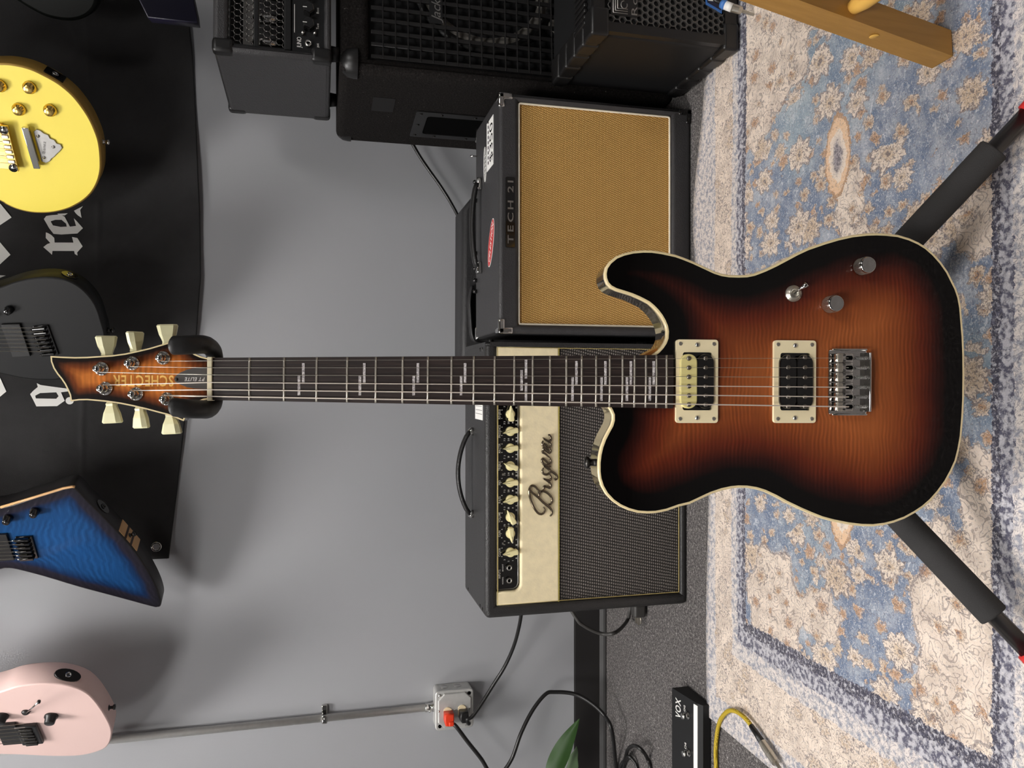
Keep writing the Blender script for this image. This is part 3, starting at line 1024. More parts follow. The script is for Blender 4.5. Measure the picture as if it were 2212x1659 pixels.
# pickups
def pickup(x0, x1, y0, y1, xa, xb, ys, cream_first, ox):
    a, b = gp(x0, y1, 0.004), gp(x1, y0, 0.004)         # a: left top, b: right bottom (upright)
    L, Rr, Tp, Bt = a.x, b.x, a.y, b.y
    pk = part('pickup_ring', MB().ring(rrect(L, Rr, Bt, Tp, 0.003, 3), rrect(L + 0.0135, Rr - 0.0135, Bt + 0.0065, Tp - 0.007, 0.0025, 3), 0.0, 0.0042), MT['cream_ring'], guitar,
              label='cream pickup mounting ring')
    part('well', MB().box(L + 0.012, Rr - 0.012, Bt + 0.005, Tp - 0.005, -0.001, 0.0012), MT['black_gloss'], pk)
    for j, xp in enumerate((xa, xb)):
        cy = gp(xp, 825, 0.008).y
        hw = 0.0093
        m = MB().prism(rrect(L + 0.0155, Rr - 0.0155, cy - hw, cy + hw, 0.0088, 6), 0.001, 0.0075, 0.0012)
        part('bobbin', m, MT['cream_bobbin'] if (cream_first and j == 0) else MT['black_gloss'], pk, label='cream bobbin' if (cream_first and j == 0) else None)
        for yy in ys:
            q = gp(xp, yy, 0.0085)
            m = MB().lathe([(0.0025, 0), (0.0025, 0.0010), (0.002, 0.0016), (0, 0.0018)], T(q.x, q.y, 0.0073), 12)
            part('pole_piece', m, MT['pole_nickel'], pk)
    cx, cy = (L + Rr) / 2, (Tp + Bt) / 2
    for px_ in (L + 0.0045, Rr - 0.0045):
        for py_ in (Bt + 0.0045, Tp - 0.0045):
            part('screw', MB().lathe([(0.0023, 0), (0.002, 0.0006), (0.0012, 0.0002), (0, 0.0002)], T(px_, py_, 0.0041), 10), MT['nickel'], pk)
        part('height_screw', MB().lathe([(0.0026, 0), (0.0026, 0.0008), (0.0016, 0.0017), (0, 0.002)], T(px_ + (0.001 if px_ < cx else -0.001), cy, 0.0041), 12), MT['chrome'], pk)
pickup(1460.3, 1551.4, 734, 913.7, 1488.5, 1524.8, [774, 794.3, 814.2, 834.4, 854.7, 874], True, 0)
pickup(1671.6, 1762.8, 735.7, 913.7, 1703.3, 1739.5, [772, 793.5, 815, 836, 857.3, 878.2], False, 0)

# bridge
a, b = gp(1789, 897, 0.002), gp(1872, 754, 0.002)
L, Rr, Tp, Bt = a.x, b.x, a.y, b.y
br = part('bridge', MB().prism(rrect(L, Rr, Bt, Tp, 0.004, 4), 0.0, 0.0025, 0.0008), MT['chrome'], guitar, label='chrome hardtail bridge')
part('bridge_wall', MB().box(L + 0.004, Rr - 0.004, Bt, Bt + 0.0025, 0.002, 0.0125, 0.0008), MT['chrome'], br)
for s in (-1, 1):
    x0 = L if s < 0 else Rr - 0.0022
    part('bridge_wall', MB().box(x0, x0 + 0.0022, Bt + 0.003, Tp - 0.001, 0.002, 0.0095, 0.0008), MT['chrome'], br)
for k in range(6):
    q = saddle_pts[k]
    yb = q.y
    sd = part('saddle', MB().box(q.x - 0.0049, q.x + 0.0049, Tp - 0.0235, Tp - 0.0035, 0.0045, 0.0115, 0.0015), MT['chrome'], br)
    sd2 = MB().box(q.x - 0.0049, q.x + 0.0049, Tp - 0.011, Tp - 0.0045, 0.0105, 0.0132, 0.0012)
    part('saddle_crest', sd2, MT['nickel'], sd)
    part('slot', MB().prism(rrect(q.x - 0.0022, q.x + 0.0022, Tp - 0.0225, Tp - 0.0145, 0.002, 4), 0.0112, 0.0118), MT['hole'], sd)
    for s in (-1, 1):
        part('height_screw', MB().lathe([(0.0011, 0), (0.0011, 0.0018), (0, 0.002)], T(q.x + s * 0.0032, Tp - 0.0125, 0.0112), 8), MT['dark_steel'], sd)
    spring = [(q.x + 0.0017 * math.cos(i * 1.05), Bt + 0.003 + i * 0.00027, 0.0075 + 0.0017 * math.sin(i * 1.05)) for i in range(50)]
    part('intonation_spring', MB().tube(spring, 0.0004, 5), MT['dull_steel'], sd)
    part('intonation_screw', MB().lathe([(0.0018, 0), (0.0018, 0.0012), (0.0012, 0.0018), (0, 0.002)], frame((q.x, Bt, 0.0075), (1, 0, 0), (0, 0, 1), (0, -1, 0)), 10), MT['chrome'], sd)

# knobs and switch
for px, py in ((1858, 577), (1790, 658.5)):
    q = gp(px, py, 0.0)
    kn = part('control_knob', MB().lathe([(0.0085, 0.001), (0.0088, 0.002), (0.0088, 0.0155), (0.0082, 0.017), (0.0078, 0.0172), (0.006, 0.0173), (0, 0.0165)], T(q.x, q.y, 0), 32), MT['chrome'], guitar,
              label='chrome domed knob')
    m = MB()
    for k in range(40):
        t = 2 * math.pi * k / 40
        m.box(-0.0003, 0.0003, 0.0086, 0.0091, 0.002, 0.0145, 0, M=T(q.x, q.y, 0) @ Matrix.Rotation(t, 4, 'Z'))
    part('knurling', m, MT['nickel'], kn)
q = gp(1715, 634, 0.002)
sw = part('toggle_switch', MB().lathe([(0.0089, 0), (0.0089, 0.0018), (0.0066, 0.0024), (0.0062, 0.0042), (0.004, 0.0046), (0.0036, 0.0034), (0, 0.003)], T(q.x, q.y, 0), 28), MT['nickel'], guitar,
          label='knurled nickel switch collar')
tipp = Vector((q.x + 0.0085, q.y - 0.0075, 0.017))
part('switch_lever', MB().tube([Vector((q.x, q.y, 0.003)), Vector((q.x, q.y, 0.003)).lerp(tipp, 0.6), tipp], [0.0013, 0.0018, 0.0029], 10), MT['chrome'], sw)
# strap button on the bass shoulder
q = gp(1290, 999, -0.02)
Ms = frame((q.x, q.y - 0.0005, -0.02), (1, 0, 0), (0, 0, -1), (0, 1, 0))
part('strap_button', MB().lathe([(0.0075, 0), (0.0075, 0.0015), (0.004, 0.003), (0.0035, 0.008), (0.0055, 0.0095), (0.0068, 0.011), (0.0068, 0.013), (0.004, 0.0145), (0, 0.0147)], Ms, 18), MT['dark_steel'], guitar,
     label='dark steel strap button')

# ------------------------------------------------------------------ guitar stand
hub = Vector((0.0, 0.895, 0.205))
stand = thing('guitar_stand', 'black tripod guitar stand with foam-sleeved legs and rubber yoke', 'guitar stand', T(0, 0, 0))
yoke_c = GM @ Vector((gp(462, 819).x, gp(470, 819).y, -0.045))
part('upright_tube', MB().tube([Vector((0.0, 0.905, 0.14)), Vector((0.003, yoke_c.y + 0.012, yoke_c.z + 0.01))], 0.0125, 14), MT['tube_black'], stand)
part('hub', MB().lathe([(0.018, -0.05), (0.03, -0.035), (0.032, 0.02), (0.022, 0.045), (0.016, 0.05)], T(hub.x, hub.y + 0.005, hub.z), 20), MT['black_plastic'], stand)
for yp in (1403, 249):
    pm = at_z(2217, yp, 0.027)
    foot = hub + (pm - hub) * (1 / 0.965)
    d = foot - hub
    lg = part('leg', MB().tube([hub, foot], 0.0098, 14), MT['tube_black'], stand)
    part('foam_sleeve', MB().tube([hub + d * 0.10, hub + d * 0.855, hub + d * 0.86], [0.0166, 0.0166, 0.0156], 20), MT['foam'], lg, label='matt black foam sleeve')
    part('end_cap', MB().tube([hub + d * 0.97, hub + d * 0.99, hub + d * 1.0], [0.0125, 0.0128, 0.009], 14), MT['red'], lg, label='red rubber end cap')
rear = Vector((0.0, 1.12, 0.0225))
rl = part('leg', MB().tube([hub, rear], 0.0108, 14), MT['tube_black'], stand)
part('end_cap', MB().tube([hub + (rear - hub) * 0.97, rear], 0.0128, 14), MT['red'], rl)
yk = part('yoke_hub', MB().box(-0.022, 0.022, -0.014, 0.014, -0.012, 0.012, 0.006, 3, M=GM @ T(gp(462, 819).x, gp(468, 819).y, -0.045)), MT['black_plastic'], stand)
for s in (-1, 1):
    if s > 0: pxs = [(466, 800, -0.045), (462, 762, -0.036), (449, 747, -0.012), (432, 744, 0.012), (405, 745, 0.026), (380, 746, 0.03), (373, 746, 0.03)]
    else: pxs = [(466, 838, -0.045), (462, 870, -0.036), (450, 884, -0.012), (432, 884, 0.012), (405, 883, 0.026), (380, 880, 0.03), (373, 880, 0.03)]
    path = smooth_path([GM @ gp(*p) for p in pxs], 6)
    rr = []
    m_ = len(path)
    for i in range(m_):
        t = i / (m_ - 1)
        r_ = 0.0082 + 0.0012 * min(1, t * 2.2)
        if t > 0.9: r_ *= math.sqrt(max(0.02, 1 - ((t - 0.9) / 0.1) ** 2))
        rr.append(r_)
    part('yoke_arm', MB().tube(path, rr, 18), MT['rubber'], stand, label='thick black rubber yoke arm')

# ------------------------------------------------------------------ amplifiers
# amp frame: x right, y up, z toward the viewer, origin at the front edge on the floor
def amp_frame(X, Y, yaw=0.0, Z=0.0):
    return T(X, Y, Z) @ R(yaw, 'Z') @ FRONT

def shell(x0, x1, y0, y1, depth, ox0, ox1, oy0, oy1, lip, bev):
    """cabinet with a recessed front: rounded box plus four front rails"""
    m = MB().box(x0 + bev, x1 - bev, y0 + bev, y1 - bev, -depth + bev * 0.5, -lip - 0.003)
    e = 0.0008
    m.box(x0, ox0, y0 + e, y1 - e, -depth, 0, bev, 3)
    m.box(ox1, x1, y0 + e, y1 - e, -depth, 0, bev, 3)
    m.box(x0 + e, x1 - e, y0, oy0, -depth + e, -e, min(bev, (oy0 - y0) * 0.45), 3)
    m.box(x0 + e, x1 - e, oy1, y1, -depth + e, -e, min(bev, (y1 - oy1) * 0.45), 3)
    return m

# ---- cream-panelled valve combo
BM = amp_frame(-0.197, 1.54)
bug = thing('combo_amplifier', 'black valve combo amplifier with cream control fascia and chicken-head knobs', 'amplifier', BM)
def bp(x, y, h=0.0): return on(BM, x, y, h)
bx0, bx1, bh, bdp = -0.285, 0.283, 0.452, 0.235
o1 = bp(1074, 1310, 0); o2 = bp(1469, 753, 0)
ox0, ox1, oy1, oy0 = o1.x, o2.x, o1.y, bp(1470, 1200).y
part('cabinet', shell(bx0, bx1, 0.0, bh, bdp, ox0, ox1, oy0, oy1, 0.012, 0.009), MT['tolex_black'], bug, label='black leather-grained cabinet')
ysplit = bp(1206, 1200, -0.008).y
part('grille_cloth', MB().prism(rrect(ox0, ox1, oy0, ysplit, 0.003), -0.02, -0.009), MT['black_cloth'], bug, label='black and silver woven grille cloth')
# cream fascia with a rounded notch for the control plate
px0 = bp(1100, 1277, -0.006).x; px1 = bp(1100, 790, -0.006).x; pyb = bp(1124, 1200, -0.006).y
fas = [(ox0, ysplit), (ox1, ysplit), (ox1, oy1), (px1, oy1)]
rr = 0.014
fas += [(px1, pyb + rr)] + [(px1 - rr + rr * math.cos(t), pyb + rr + rr * math.sin(t)) for t in [-math.pi / 2 * k / 5 for k in range(1, 6)]]
fas += [(px0 + rr + rr * math.cos(t), pyb + rr + rr * math.sin(t)) for t in [-math.pi / 2 - math.pi / 2 * k / 5 for k in range(0, 6)]]
fas += [(px0, oy1), (ox0, oy1)]
part('fascia', MB().prism(fas, -0.02, -0.0025, 0.004, 3, sm=True), MT['cream_vinyl'], bug, label='cream vinyl fascia')
pl = part('control_plate', MB().prism([(px0 + 0.001, oy1 + 0.001), (px0 + 0.001, pyb + 0.014), (px0 + 0.005, pyb + 0.005), (px0 + 0.014, pyb + 0.001), (px1 - 0.014, pyb + 0.001), (px1 - 0.001, pyb + 0.014), (px1 - 0.001, oy1 + 0.001)], -0.02, -0.014),
          MT['black_gloss'], bug, label='black control plate with silver edge line')
edge = [Vector((px0 + 0.003, oy1 - 0.0015, -0.0135)), Vector((px0 + 0.003, pyb + 0.013, -0.0135)), Vector((px0 + 0.007, pyb + 0.006, -0.0135)), Vector((px0 + 0.014, pyb + 0.003, -0.0135)),
        Vector((px1 - 0.014, pyb + 0.003, -0.0135)), Vector((px1 - 0.003, pyb + 0.013, -0.0135)), Vector((px1 - 0.003, oy1 - 0.0015, -0.0135))]
part('edge_line', MB().tube(edge, 0.0011, 6, closed=True), MT['dull_steel'], pl)
part('piping', MB().tube([(ox0, ysplit, -0.006), (ox1, ysplit, -0.006)], 0.0022, 8), MT['yellow_pipe'], bug, label='yellow-gold piping')
rim = [(ox0 + .002, oy0 + .002, -.004), (ox1 - .002, oy0 + .002, -.004), (ox1 - .002, oy1 - .002, -.004), (ox0 + .002, oy1 - .002, -.004)]
part('piping', MB().tube(rim, 0.0014, 6, closed=True), MT['gold_pipe'], bug)
def ftext(parent, s, cx, cy, w_, h_, z, mat, fr, bold=0, shear=0.0, name='lettering'):
    return part(name, lettering(MB(), s, T(cx, cy, z), h_, w_, bold, 0.12, shear), mat, parent)
knobs = [('REVERB', 895, -103), ('PRESENCE', 932, -12), ('MASTER', 968.5, 0), ('TREBLE', 1007, 16), ('MID', 1043, 0), ('BASS', 1080, -14), ('VOLUME', 1118, 62), ('GAIN', 1153.5, 190 - 360), ('CLEAN', 1194, -10)]
# pointer angle measured clockwise from straight up
ang = {'REVERB': 88, 'PRESENCE': -12, 'MASTER': -3, 'TREBLE': 22, 'MID': -3, 'BASS': -14, 'VOLUME': 62, 'GAIN': -95, 'CLEAN': -10}
wid = {'REVERB': .020, 'PRESENCE': .026, 'MASTER': .020, 'TREBLE': .019, 'MID': .010, 'BASS': .014, 'VOLUME': .021, 'GAIN': .013, 'CLEAN': .017}
for nm, yp, _ in knobs:
    q = bp(1103.5, yp, -0.006)
    kn = part('chicken_head_knob', MB().lathe([(0.0098, -0.0138), (0.0098, -0.0085), (0.0088, -0.0075), (0, -0.0072)], T(q.x, q.y, 0), 24), MT['cream_knob'], bug, label='cream pointer knob')
    a = ang[nm]
    Mk = T(q.x, q.y, 0) @ R(-a, 'Z')
    wing = [(0, 0.0175), (-0.0028, 0.010), (-0.0048, 0.002), (-0.0052, -0.006), (-0.0056, -0.0125), (-0.003, -0.0145), (0.003, -0.0145), (0.0056, -0.0125), (0.0052, -0.006), (0.0048, 0.002), (0.0028, 0.010)]
    part('pointer', MB().prism(wing, -0.0085, 0.004, 0.002, 2, M=Mk), MT['cream_knob'], kn)
    part('pointer_line', MB().box(-0.0003, 0.0003, 0.004, 0.016, 0.0035, 0.0043, M=Mk), MT['grey_plug'], kn)
    ftext(pl, nm, q.x, bp(1079, yp, -0.0138).y, wid[nm], 0.0042, -0.0137, MT['white_print'], BM, 1)
    m = MB()
    for k in range(11):
        t = math.radians(-135 + 27 * k)
        lettering(m, str(k), T(q.x + 0.0195 * math.sin(t), q.y + 0.0195 * math.cos(t), -0.0137), 0.0032, None, 1)
    part('numerals', m, MT['white_print'], pl)
for yp, nm in ((1226, 'BRIGHT'), (1253.6, 'NORMAL')):
    q = bp(1099.5, yp, -0.012)
    jk = part('input_jack', MB().prism(ngon(0.0082, 6, q.x, q.y), -0.014, -0.0105, 0.0008), MT['dark_steel'], bug, label='input jack with hexagonal nut')
    part('socket_rim', MB().lathe([(0.0058, -0.0105), (0.0055, -0.0075), (0.0036, -0.0075), (0.0034, -0.0105)], T(q.x, q.y, 0), 18), MT['dull_steel'], jk)
    part('socket_hole', MB().lathe([(0.0036, -0.0098), (0, -0.0098)], T(q.x, q.y, 0), 16), MT['hole'], jk)
    ftext(pl, nm, q.x, bp(1086, yp, -0.0138).y, 0.015, 0.0026, -0.0137, MT['white_print'], BM, 1)
q = bp(1079, 1240, -0.0138)
ftext(pl, 'INPUTS', q.x, q.y, 0.018, 0.0042, -0.0137, MT['white_print'], BM, 1)
for yp in (1025, 1174):
    q = bp(1086, yp, -0.0138)
    part('channel_switch', MB().box(q.x - .0022, q.x + .0022, q.y - .0016, q.y + .0016, -0.014, -0.0122, 0.0005), MT['dull_steel'], pl)
# raised script nameplate
def script_pt(zx, zy, h=0.0):
    p = bp(970 + zx / 6.38, 860 + zy / 6.38, h)
    return Vector((p.x, p.y, h))
strokes = [
    [(1388, 1628), (1415, 1600), (1418, 1560), (1390, 1515), (1345, 1475), (1290, 1430), (1235, 1375), (1180, 1330), (1135, 1290), (1112, 1255)],
    [(1300, 1500), (1318, 1545), (1290, 1595), (1235, 1590), (1180, 1525), (1135, 1430), (1108, 1330), (1108, 1255), (1135, 1210), (1180, 1215), (1225, 1265), (1240, 1320), (1238, 1362)],
    [(1238, 1362), (1255, 1300), (1290, 1282), (1345, 1300), (1395, 1345), (1420, 1400), (1405, 1455), (1360, 1470)],
    [(1300, 1265), (1310, 1215), (1350, 1225), (1392, 1235), (1400, 1195), (1380, 1160), (1340, 1130), (1292, 1105)],
    [(1292, 1105), (1345, 1128), (1392, 1130), (1402, 1085), (1375, 1040)],
    [(1302, 958), (1286, 1000), (1300, 1040), (1345, 1052), (1385, 1030), (1390, 985), (1350, 950), (1295, 930)],
    [(1295, 930), (1370, 980), (1430, 1020), (1478, 1060), (1490, 1100), (1465, 1122), (1445, 1105)],
    [(1400, 950), (1370, 900), (1320, 850), (1290, 835), (1280, 865), (1300, 905), (1350, 925), (1395, 900), (1402, 860), (1380, 815)],
    [(1380, 815), (1330, 770), (1285, 745), (1300, 720), (1302, 690), (1340, 725), (1385, 755), (1402, 730), (1385, 690)],
    [(1385, 690), (1330, 640), (1290, 625)],
    [(1300, 585), (1284, 620), (1300, 668), (1350, 690), (1392, 672), (1398, 630), (1360, 590), (1288, 545)],
    [(1288, 545), (1350, 585), (1395, 590), (1405, 550), (1385, 512), (1362, 510)],
]
sc = MB()
for st in strokes:
    path = smooth_path([script_pt(a, b, 0.0015) for a, b in st], 5)
    rr_ = [0.0015 + 0.0012 * math.sin(math.pi * i / (len(path) - 1)) ** 0.6 if 0 < i < len(path) - 1 else 0.0011 for i in range(len(path))]
    sc.tube(path, rr_, 8)
part('script_nameplate', sc, MT['bronze'], bug, label='raised bronze-chrome script nameplate')
# handle and price slip on the top, corner screws
ha = at_z(1022, 932, 0.452); hbp = at_z(1022, 1110, 0.452)
inv = BM.inverted()
A_, B_ = inv @ ha, inv @ hbp
hz = (A_.z + B_.z) / 2 - 0.0
arc = [Vector((B_.x + (A_.x - B_.x) * t, bh + 0.007 + 0.027 * math.sin(math.pi * t) ** 0.7, hz)) for t in [k / 16 for k in range(17)]]
hd = part('handle', MB().tube(arc, 0.0085, 12, flat=0.6), MT['leather'], bug, label='black strap handle')
for e in (A_, B_):
    part('handle_bracket', MB().lathe([(0.009, 0), (0.009, 0.006), (0.005, 0.011), (0, 0.012)], frame((e.x, bh, hz), (1, 0, 0), (0, 0, 1), (0, 1, 0)), 14), MT['chrome'], hd)
c1, c2 = inv @ at_z(1027, 845, bh), inv @ at_z(1043, 908, bh)
sl = part('price_slip', MB().box(min(c1.x, c2.x), max(c1.x, c2.x), bh - 0.0002, bh + 0.0006, min(c1.z, c2.z), max(c1.z, c2.z)), MT['white'], bug, label='white paper price slip')
for k in range(5):
    part('print_line', MB().box(c2.x + 0.012 + k * 0.008, c2.x + 0.0128 + k * 0.008, bh + 0.0006, bh + 0.0008, min(c1.z, c2.z) + 0.006, max(c1.z, c2.z) - 0.004 - 0.002 * (k % 3)), MT['hole'], sl)
for sx_, z_ in ((-0.272, -0.03), (-0.272, -0.055), (-0.272, -0.19), (0.27, -0.03), (0.27, -0.055)):
    part('screw', MB().lathe([(0.004, 0), (0.0035, 0.001), (0, 0.0015)], frame((sx_, bh, z_), (1, 0, 0), (0, 0, 1), (0, 1, 0)), 10), MT['dark_steel'], bug)

# ---- gold-grilled combo
TM = amp_frame(0.348, 1.521)
tech = thing('combo_amplifier', 'black combo amplifier with gold woven grille cloth and chrome corners', 'amplifier', TM)
def tp(x, y, h=0.0): return on(TM, x, y, h)
tx0, tx1, th, tdp = -0.2445, 0.2455, 0.428, 0.245
tox0 = tp(1200, 703).x; tox1 = tp(1200, 225).x; toy1 = tp(1121, 450).y; toy0 = tp(1452, 400).y
part('cabinet', shell(tx0, tx1, 0, th, tdp, tox0, tox1, toy0, toy1, 0.014, 0.008), MT['tolex_grey'], tech, label='charcoal leather-grained cabinet')
part('grille_cloth', MB().prism(rrect(tox0, tox1, toy0, toy1, 0.003), -0.02, -0.012), MT['gold_cloth'], tech, label='gold woven grille cloth')
part('piping', MB().tube([Vector((p[0], p[1], -0.0085)) for p in rrect(tox0 + .002, tox1 - .002, toy0 + .002, toy1 - .002, 0.004, 3)], 0.0022, 8, closed=True), MT['white_pipe'], tech, label='cream piping')
a, b = tp(1092, 534, 0.002), tp(1113, 383, 0.002)
bdg = part('badge', MB().prism(rrect(a.x, b.x, b.y, a.y, 0.003), 0.0, 0.002, 0.0006), MT['black_gloss'], tech, label='black badge with raised silver letters')
m = MB(); lettering(m, 'TECH 21', T((a.x + b.x) / 2, (a.y + b.y) / 2, 0), 0.0115, 0.128, 1, 0.25)
m2 = MB(); vs_ = [(v.x, v.y, 0.0034) for v in m.v]
m2.add(vs_, m.f)
lo_ = [(v.x, v.y, 0.0018) for v in m.v]
m2.add(lo_, m.f)
part('raised_letters', m2, MT['dull_steel'], bdg)
# chrome corner caps
for cx, sx_ in ((tx0, 1), (tx1, -1)):
    for cy, sy_ in ((th, -1), (0, 1)):
        c = MB()
        x0_, x1_ = sorted((cx - 0.0012 * sx_, cx + 0.013 * sx_)); y0_, y1_ = sorted((cy - 0.0012 * sy_, cy + 0.030 * sy_))
        c.box(x0_, x1_, y0_, y1_, -0.008, 0.0014, 0.004, 3)
        x0_, x1_ = sorted((cx - 0.0012 * sx_, cx + 0.030 * sx_)); y0_, y1_ = sorted((cy - 0.0012 * sy_, cy + 0.013 * sy_))
        c.box(x0_, x1_, y0_, y1_, -0.008, 0.0014, 0.004, 3)
        x0_, x1_ = sorted((cx - 0.0012 * sx_, cx + 0.013 * sx_)); y0_, y1_ = sorted((cy - 0.0012 * sy_, cy + 0.013 * sy_))
        c.box(x0_, x1_, y0_, y1_, -0.032, 0.0014, 0.004, 3)
        part('corner_cap', c, MT['chrome'] if sy_ < 0 else MT['black_gloss'], tech)
    c = MB()
    x0_, x1_ = sorted((cx - 0.0012 * sx_, cx + 0.03 * sx_))
    c.box(x0_, x1_, th - 0.03, th + 0.0014, -tdp - 0.0012, -tdp + 0.014, 0.004, 3)
    part('corner_cap', c, MT['chrome'], tech)
tinv = TM.inverted()
def ttop(x, y, z=None): return tinv @ at_z(x, y, th if z is None else z)
# top handle
A_, B_ = ttop(1040, 398), ttop(1040, 578)
hz = (A_.z + B_.z) / 2
arc = [Vector((B_.x + (A_.x - B_.x) * t, th + 0.010 + 0.012 * math.sin(math.pi * t) ** 0.6, hz)) for t in [k / 14 for k in range(15)]]
hd = part('handle', MB().tube(arc, 0.011, 12, flat=0.55), MT['leather'], tech, label='black strap handle')
for e in (A_, B_):
    part('handle_bracket', MB().box(e.x - 0.014, e.x + 0.014, th, th + 0.012, hz - 0.009, hz + 0.009, 0.004, 3), MT['chrome'], hd)
# stickers lying on the top
def top_patch(x0, y0, x1, y1, hh):
    c1, c2 = ttop(x0, y0), ttop(x1, y1)
    return min(c1.x, c2.x), max(c1.x, c2.x), min(c1.z, c2.z), max(c1.z, c2.z)
FLAT = frame((0, 0, 0), (1, 0, 0), (0, 0, -1), (0, 1, 0))
X0, X1, Z0, Z1 = top_patch(1052, 372, 1066, 247, th)
st_ = part('price_sticker', MB().box(X0, X1, th, th + 0.0007, Z0, Z1), MT['white'], tech, label='white price sticker')
part('lettering', lettering(MB(), '$350', T((X0 + X1) / 2, th + 0.0009, Z1 - 0.021) @ FLAT, 0.03, (X1 - X0) * 0.78), MT['hole'], st_)
m = MB()
for k in range(9):
    m.box(X0 + 0.012 + k * 0.011, X0 + 0.019 + k * 0.011, th + 0.0008, th + 0.0009, Z0 + 0.012, Z0 + 0.020)
part('print_line', m, MT['hole'], st_)
cx_, cz_ = X0 + 0.022, Z0 - 0.018
ring_o = [Vector((cx_ + 0.038 * math.cos(t), th + 0.0006, cz_ + 0.0125 * math.sin(t))) for t in [2 * math.pi * k / 28 for k in range(28)]]
lg_ = MB().tube(ring_o, 0.0009, 5, closed=True)
for k in (-2, -1, 0, 1, 2):
    lg_.tube([(cx_ + k * 0.009, th + 0.0006, cz_ - 0.008), (cx_ + k * 0.009, th + 0.0006, cz_ + 0.008)], 0.0007, 5)
lg_.tube([(cx_ - 0.034, th + 0.0006, cz_), (cx_ + 0.034, th + 0.0006, cz_)], 0.0007, 5)
part('oval_emblem', lg_, MT['white_print'], tech, label='white outlined oval emblem')
e1 = ttop(1061, 525)
cx_, cz_ = e1.x, e1.z
rx_, rz_ = 0.053, 0.0225
Me = T(cx_, th, cz_) @ R(-26, 'Y') @ FLAT
ov = part('oval_sticker', MB().prism([(rx_ * math.cos(t), rz_ * math.sin(t)) for t in [2 * math.pi * k / 32 for k in range(32)]], 0, 0.0006, M=Me), MT['white_print'], tech, label='red oval sticker with white rim')
part('sticker_field', MB().prism([((rx_ - .002) * math.cos(t), (rz_ - .002) * math.sin(t)) for t in [2 * math.pi * k / 32 for k in range(32)]], 0, 0.0008, M=Me), MT['red'], ov)
part('lettering', lettering(MB(), 'CELESTION', Me @ T(0, 0, 0.001), 0.014, rx_ * 1.6, 1, 0.1, 0.2), MT['white'], ov)
# rear-edge switch and knobs
p = tinv @ at_z(1029, 340, th)
part('toggle', MB().tube([(p.x, th, -tdp + 0.02), (p.x, th + 0.016, -tdp + 0.018)], [0.0015, 0.0022], 8), MT['chrome'], tech)
for yp in (390, 413, 430, 545, 578, 604, 628):
    p = tinv @ at_z(1033, yp, th)
    part('rear_knob', MB().lathe([(0.005, 0), (0.005, 0.008), (0.003, 0.011), (0, 0.0115)], frame((p.x, th - 0.002, -tdp + 0.018), (1, 0, 0), (0, 0, 1), (0, 1, 0)), 12), MT['black_gloss'], tech)

# ---- soft black case behind the two combos
GBY = 1.86
cb = [at_y(999, 760, GBY), at_y(999, 450, GBY), at_y(1036, 405, GBY)]
zt = cb[0].z
bagM = amp_frame(0, GBY)
xr = cb[2].x; xl = -0.02
m = MB().prism([(xl, 0.0), (xr, 0.0), (xr, cb[2].z), (cb[1].x, zt), (xl + 0.02, zt + 0.002), (xl, zt - 0.02)], -0.10, 0.0, 0.012, 3, sm=True)
bag = thing('padded_case', 'soft black padded case standing behind the gold-grilled amplifier', 'case', bagM)
part('shell', m, MT['bag'], bag)
a, b = at_y(1024, 620, GBY - 0.006), at_y(1024, 730, GBY - 0.006)
pts = [Vector((a.x, at_y(1018, 620, GBY).z, 0.004)), Vector((a.x - 0.03, at_y(1012, 650, GBY).z, 0.012)), Vector(((a.x + b.x) / 2, at_y(1012, 670, GBY).z, 0.014)), Vector((b.x, at_y(1018, 715, GBY).z, 0.012)), Vector((b.x - 0.01, at_y(1036, 725, GBY).z, 0.004))]
part('strap', MB().tube(smooth_path(pts, 6), 0.012, 8, flat=0.35), MT['bag'], bag)
zz = [Vector((xr - 0.01 - (xr - xl) * k / 20, cb[2].z - 0.022 - 0.006 * math.sin(k * 0.5), 0.001)) for k in range(21)]
part('piping', MB().tube(zz, 0.006, 8), MT['leather'], bag)

# ---- carpeted bass cabinet
yaw = 4.0
CM = T(0.64, 1.60, 0) @ R(yaw, 'Z') @ FRONT
cab = thing('speaker_cabinet', 'large black carpet-covered speaker cabinet with steel bar grille', 'speaker cabinet', CM)
def cp(x, y, h=0.0): return on(CM, x, y, h)
cw, ch, cdp = 0.56, 0.742, 0.39
gx0 = cp(900, 128).x; gy1 = cp(806, 60).y
cs = MB().box(0.02, cw - 0.02, 0.02, ch - 0.02, -cdp + 0.01, -0.03)
cs.box(0, gx0 - 0.004, 0.001, ch - 0.001, -cdp, 0, 0.018, 4); cs.box(cw - 0.05, cw, 0.001, ch - 0.001, -cdp, 0, 0.018, 4)
cs.box(0.001, cw - 0.001, gy1 + 0.006, ch, -cdp + 0.001, -0.001, 0.018, 4); cs.box(0.001, cw - 0.001, 0, 0.06, -cdp + 0.001, -0.001, 0.018, 4)
part('cabinet', cs, MT['cab_carpet'], cab, label='black carpet-covered box')
gx1, gy0 = cw - 0.045, 0.05
part('baffle', MB().box(gx0 - 0.01, gx1 + 0.01, gy0, gy1 + 0.01, -0.034, -0.0295), MT['black_satin'], cab)
pitch = (cp(720 + 425 / 3.95, 60).y - cp(720 + 1868 / 3.95, 60).y) / 14
y_ = cp(720 + 425 / 3.95, 60).y
k = 0
while y_ > gy0 + 0.01:
    part('grille_bar', MB().box(gx0 - 0.003, gx1, y_ - 0.0012, y_ + 0.0012, -0.012, -0.003, 0.0006, 1), MT['grille_steel'], cab)
    y_ -= pitch
x_ = gx0
while x_ < gx1:
    part('grille_upright', MB().box(x_ - 0.004, x_ + 0.004, gy0, gy1 + 0.004, -0.0105, -0.0045, 0.0006, 1), MT['grille_steel'], cab)
    x_ += pitch
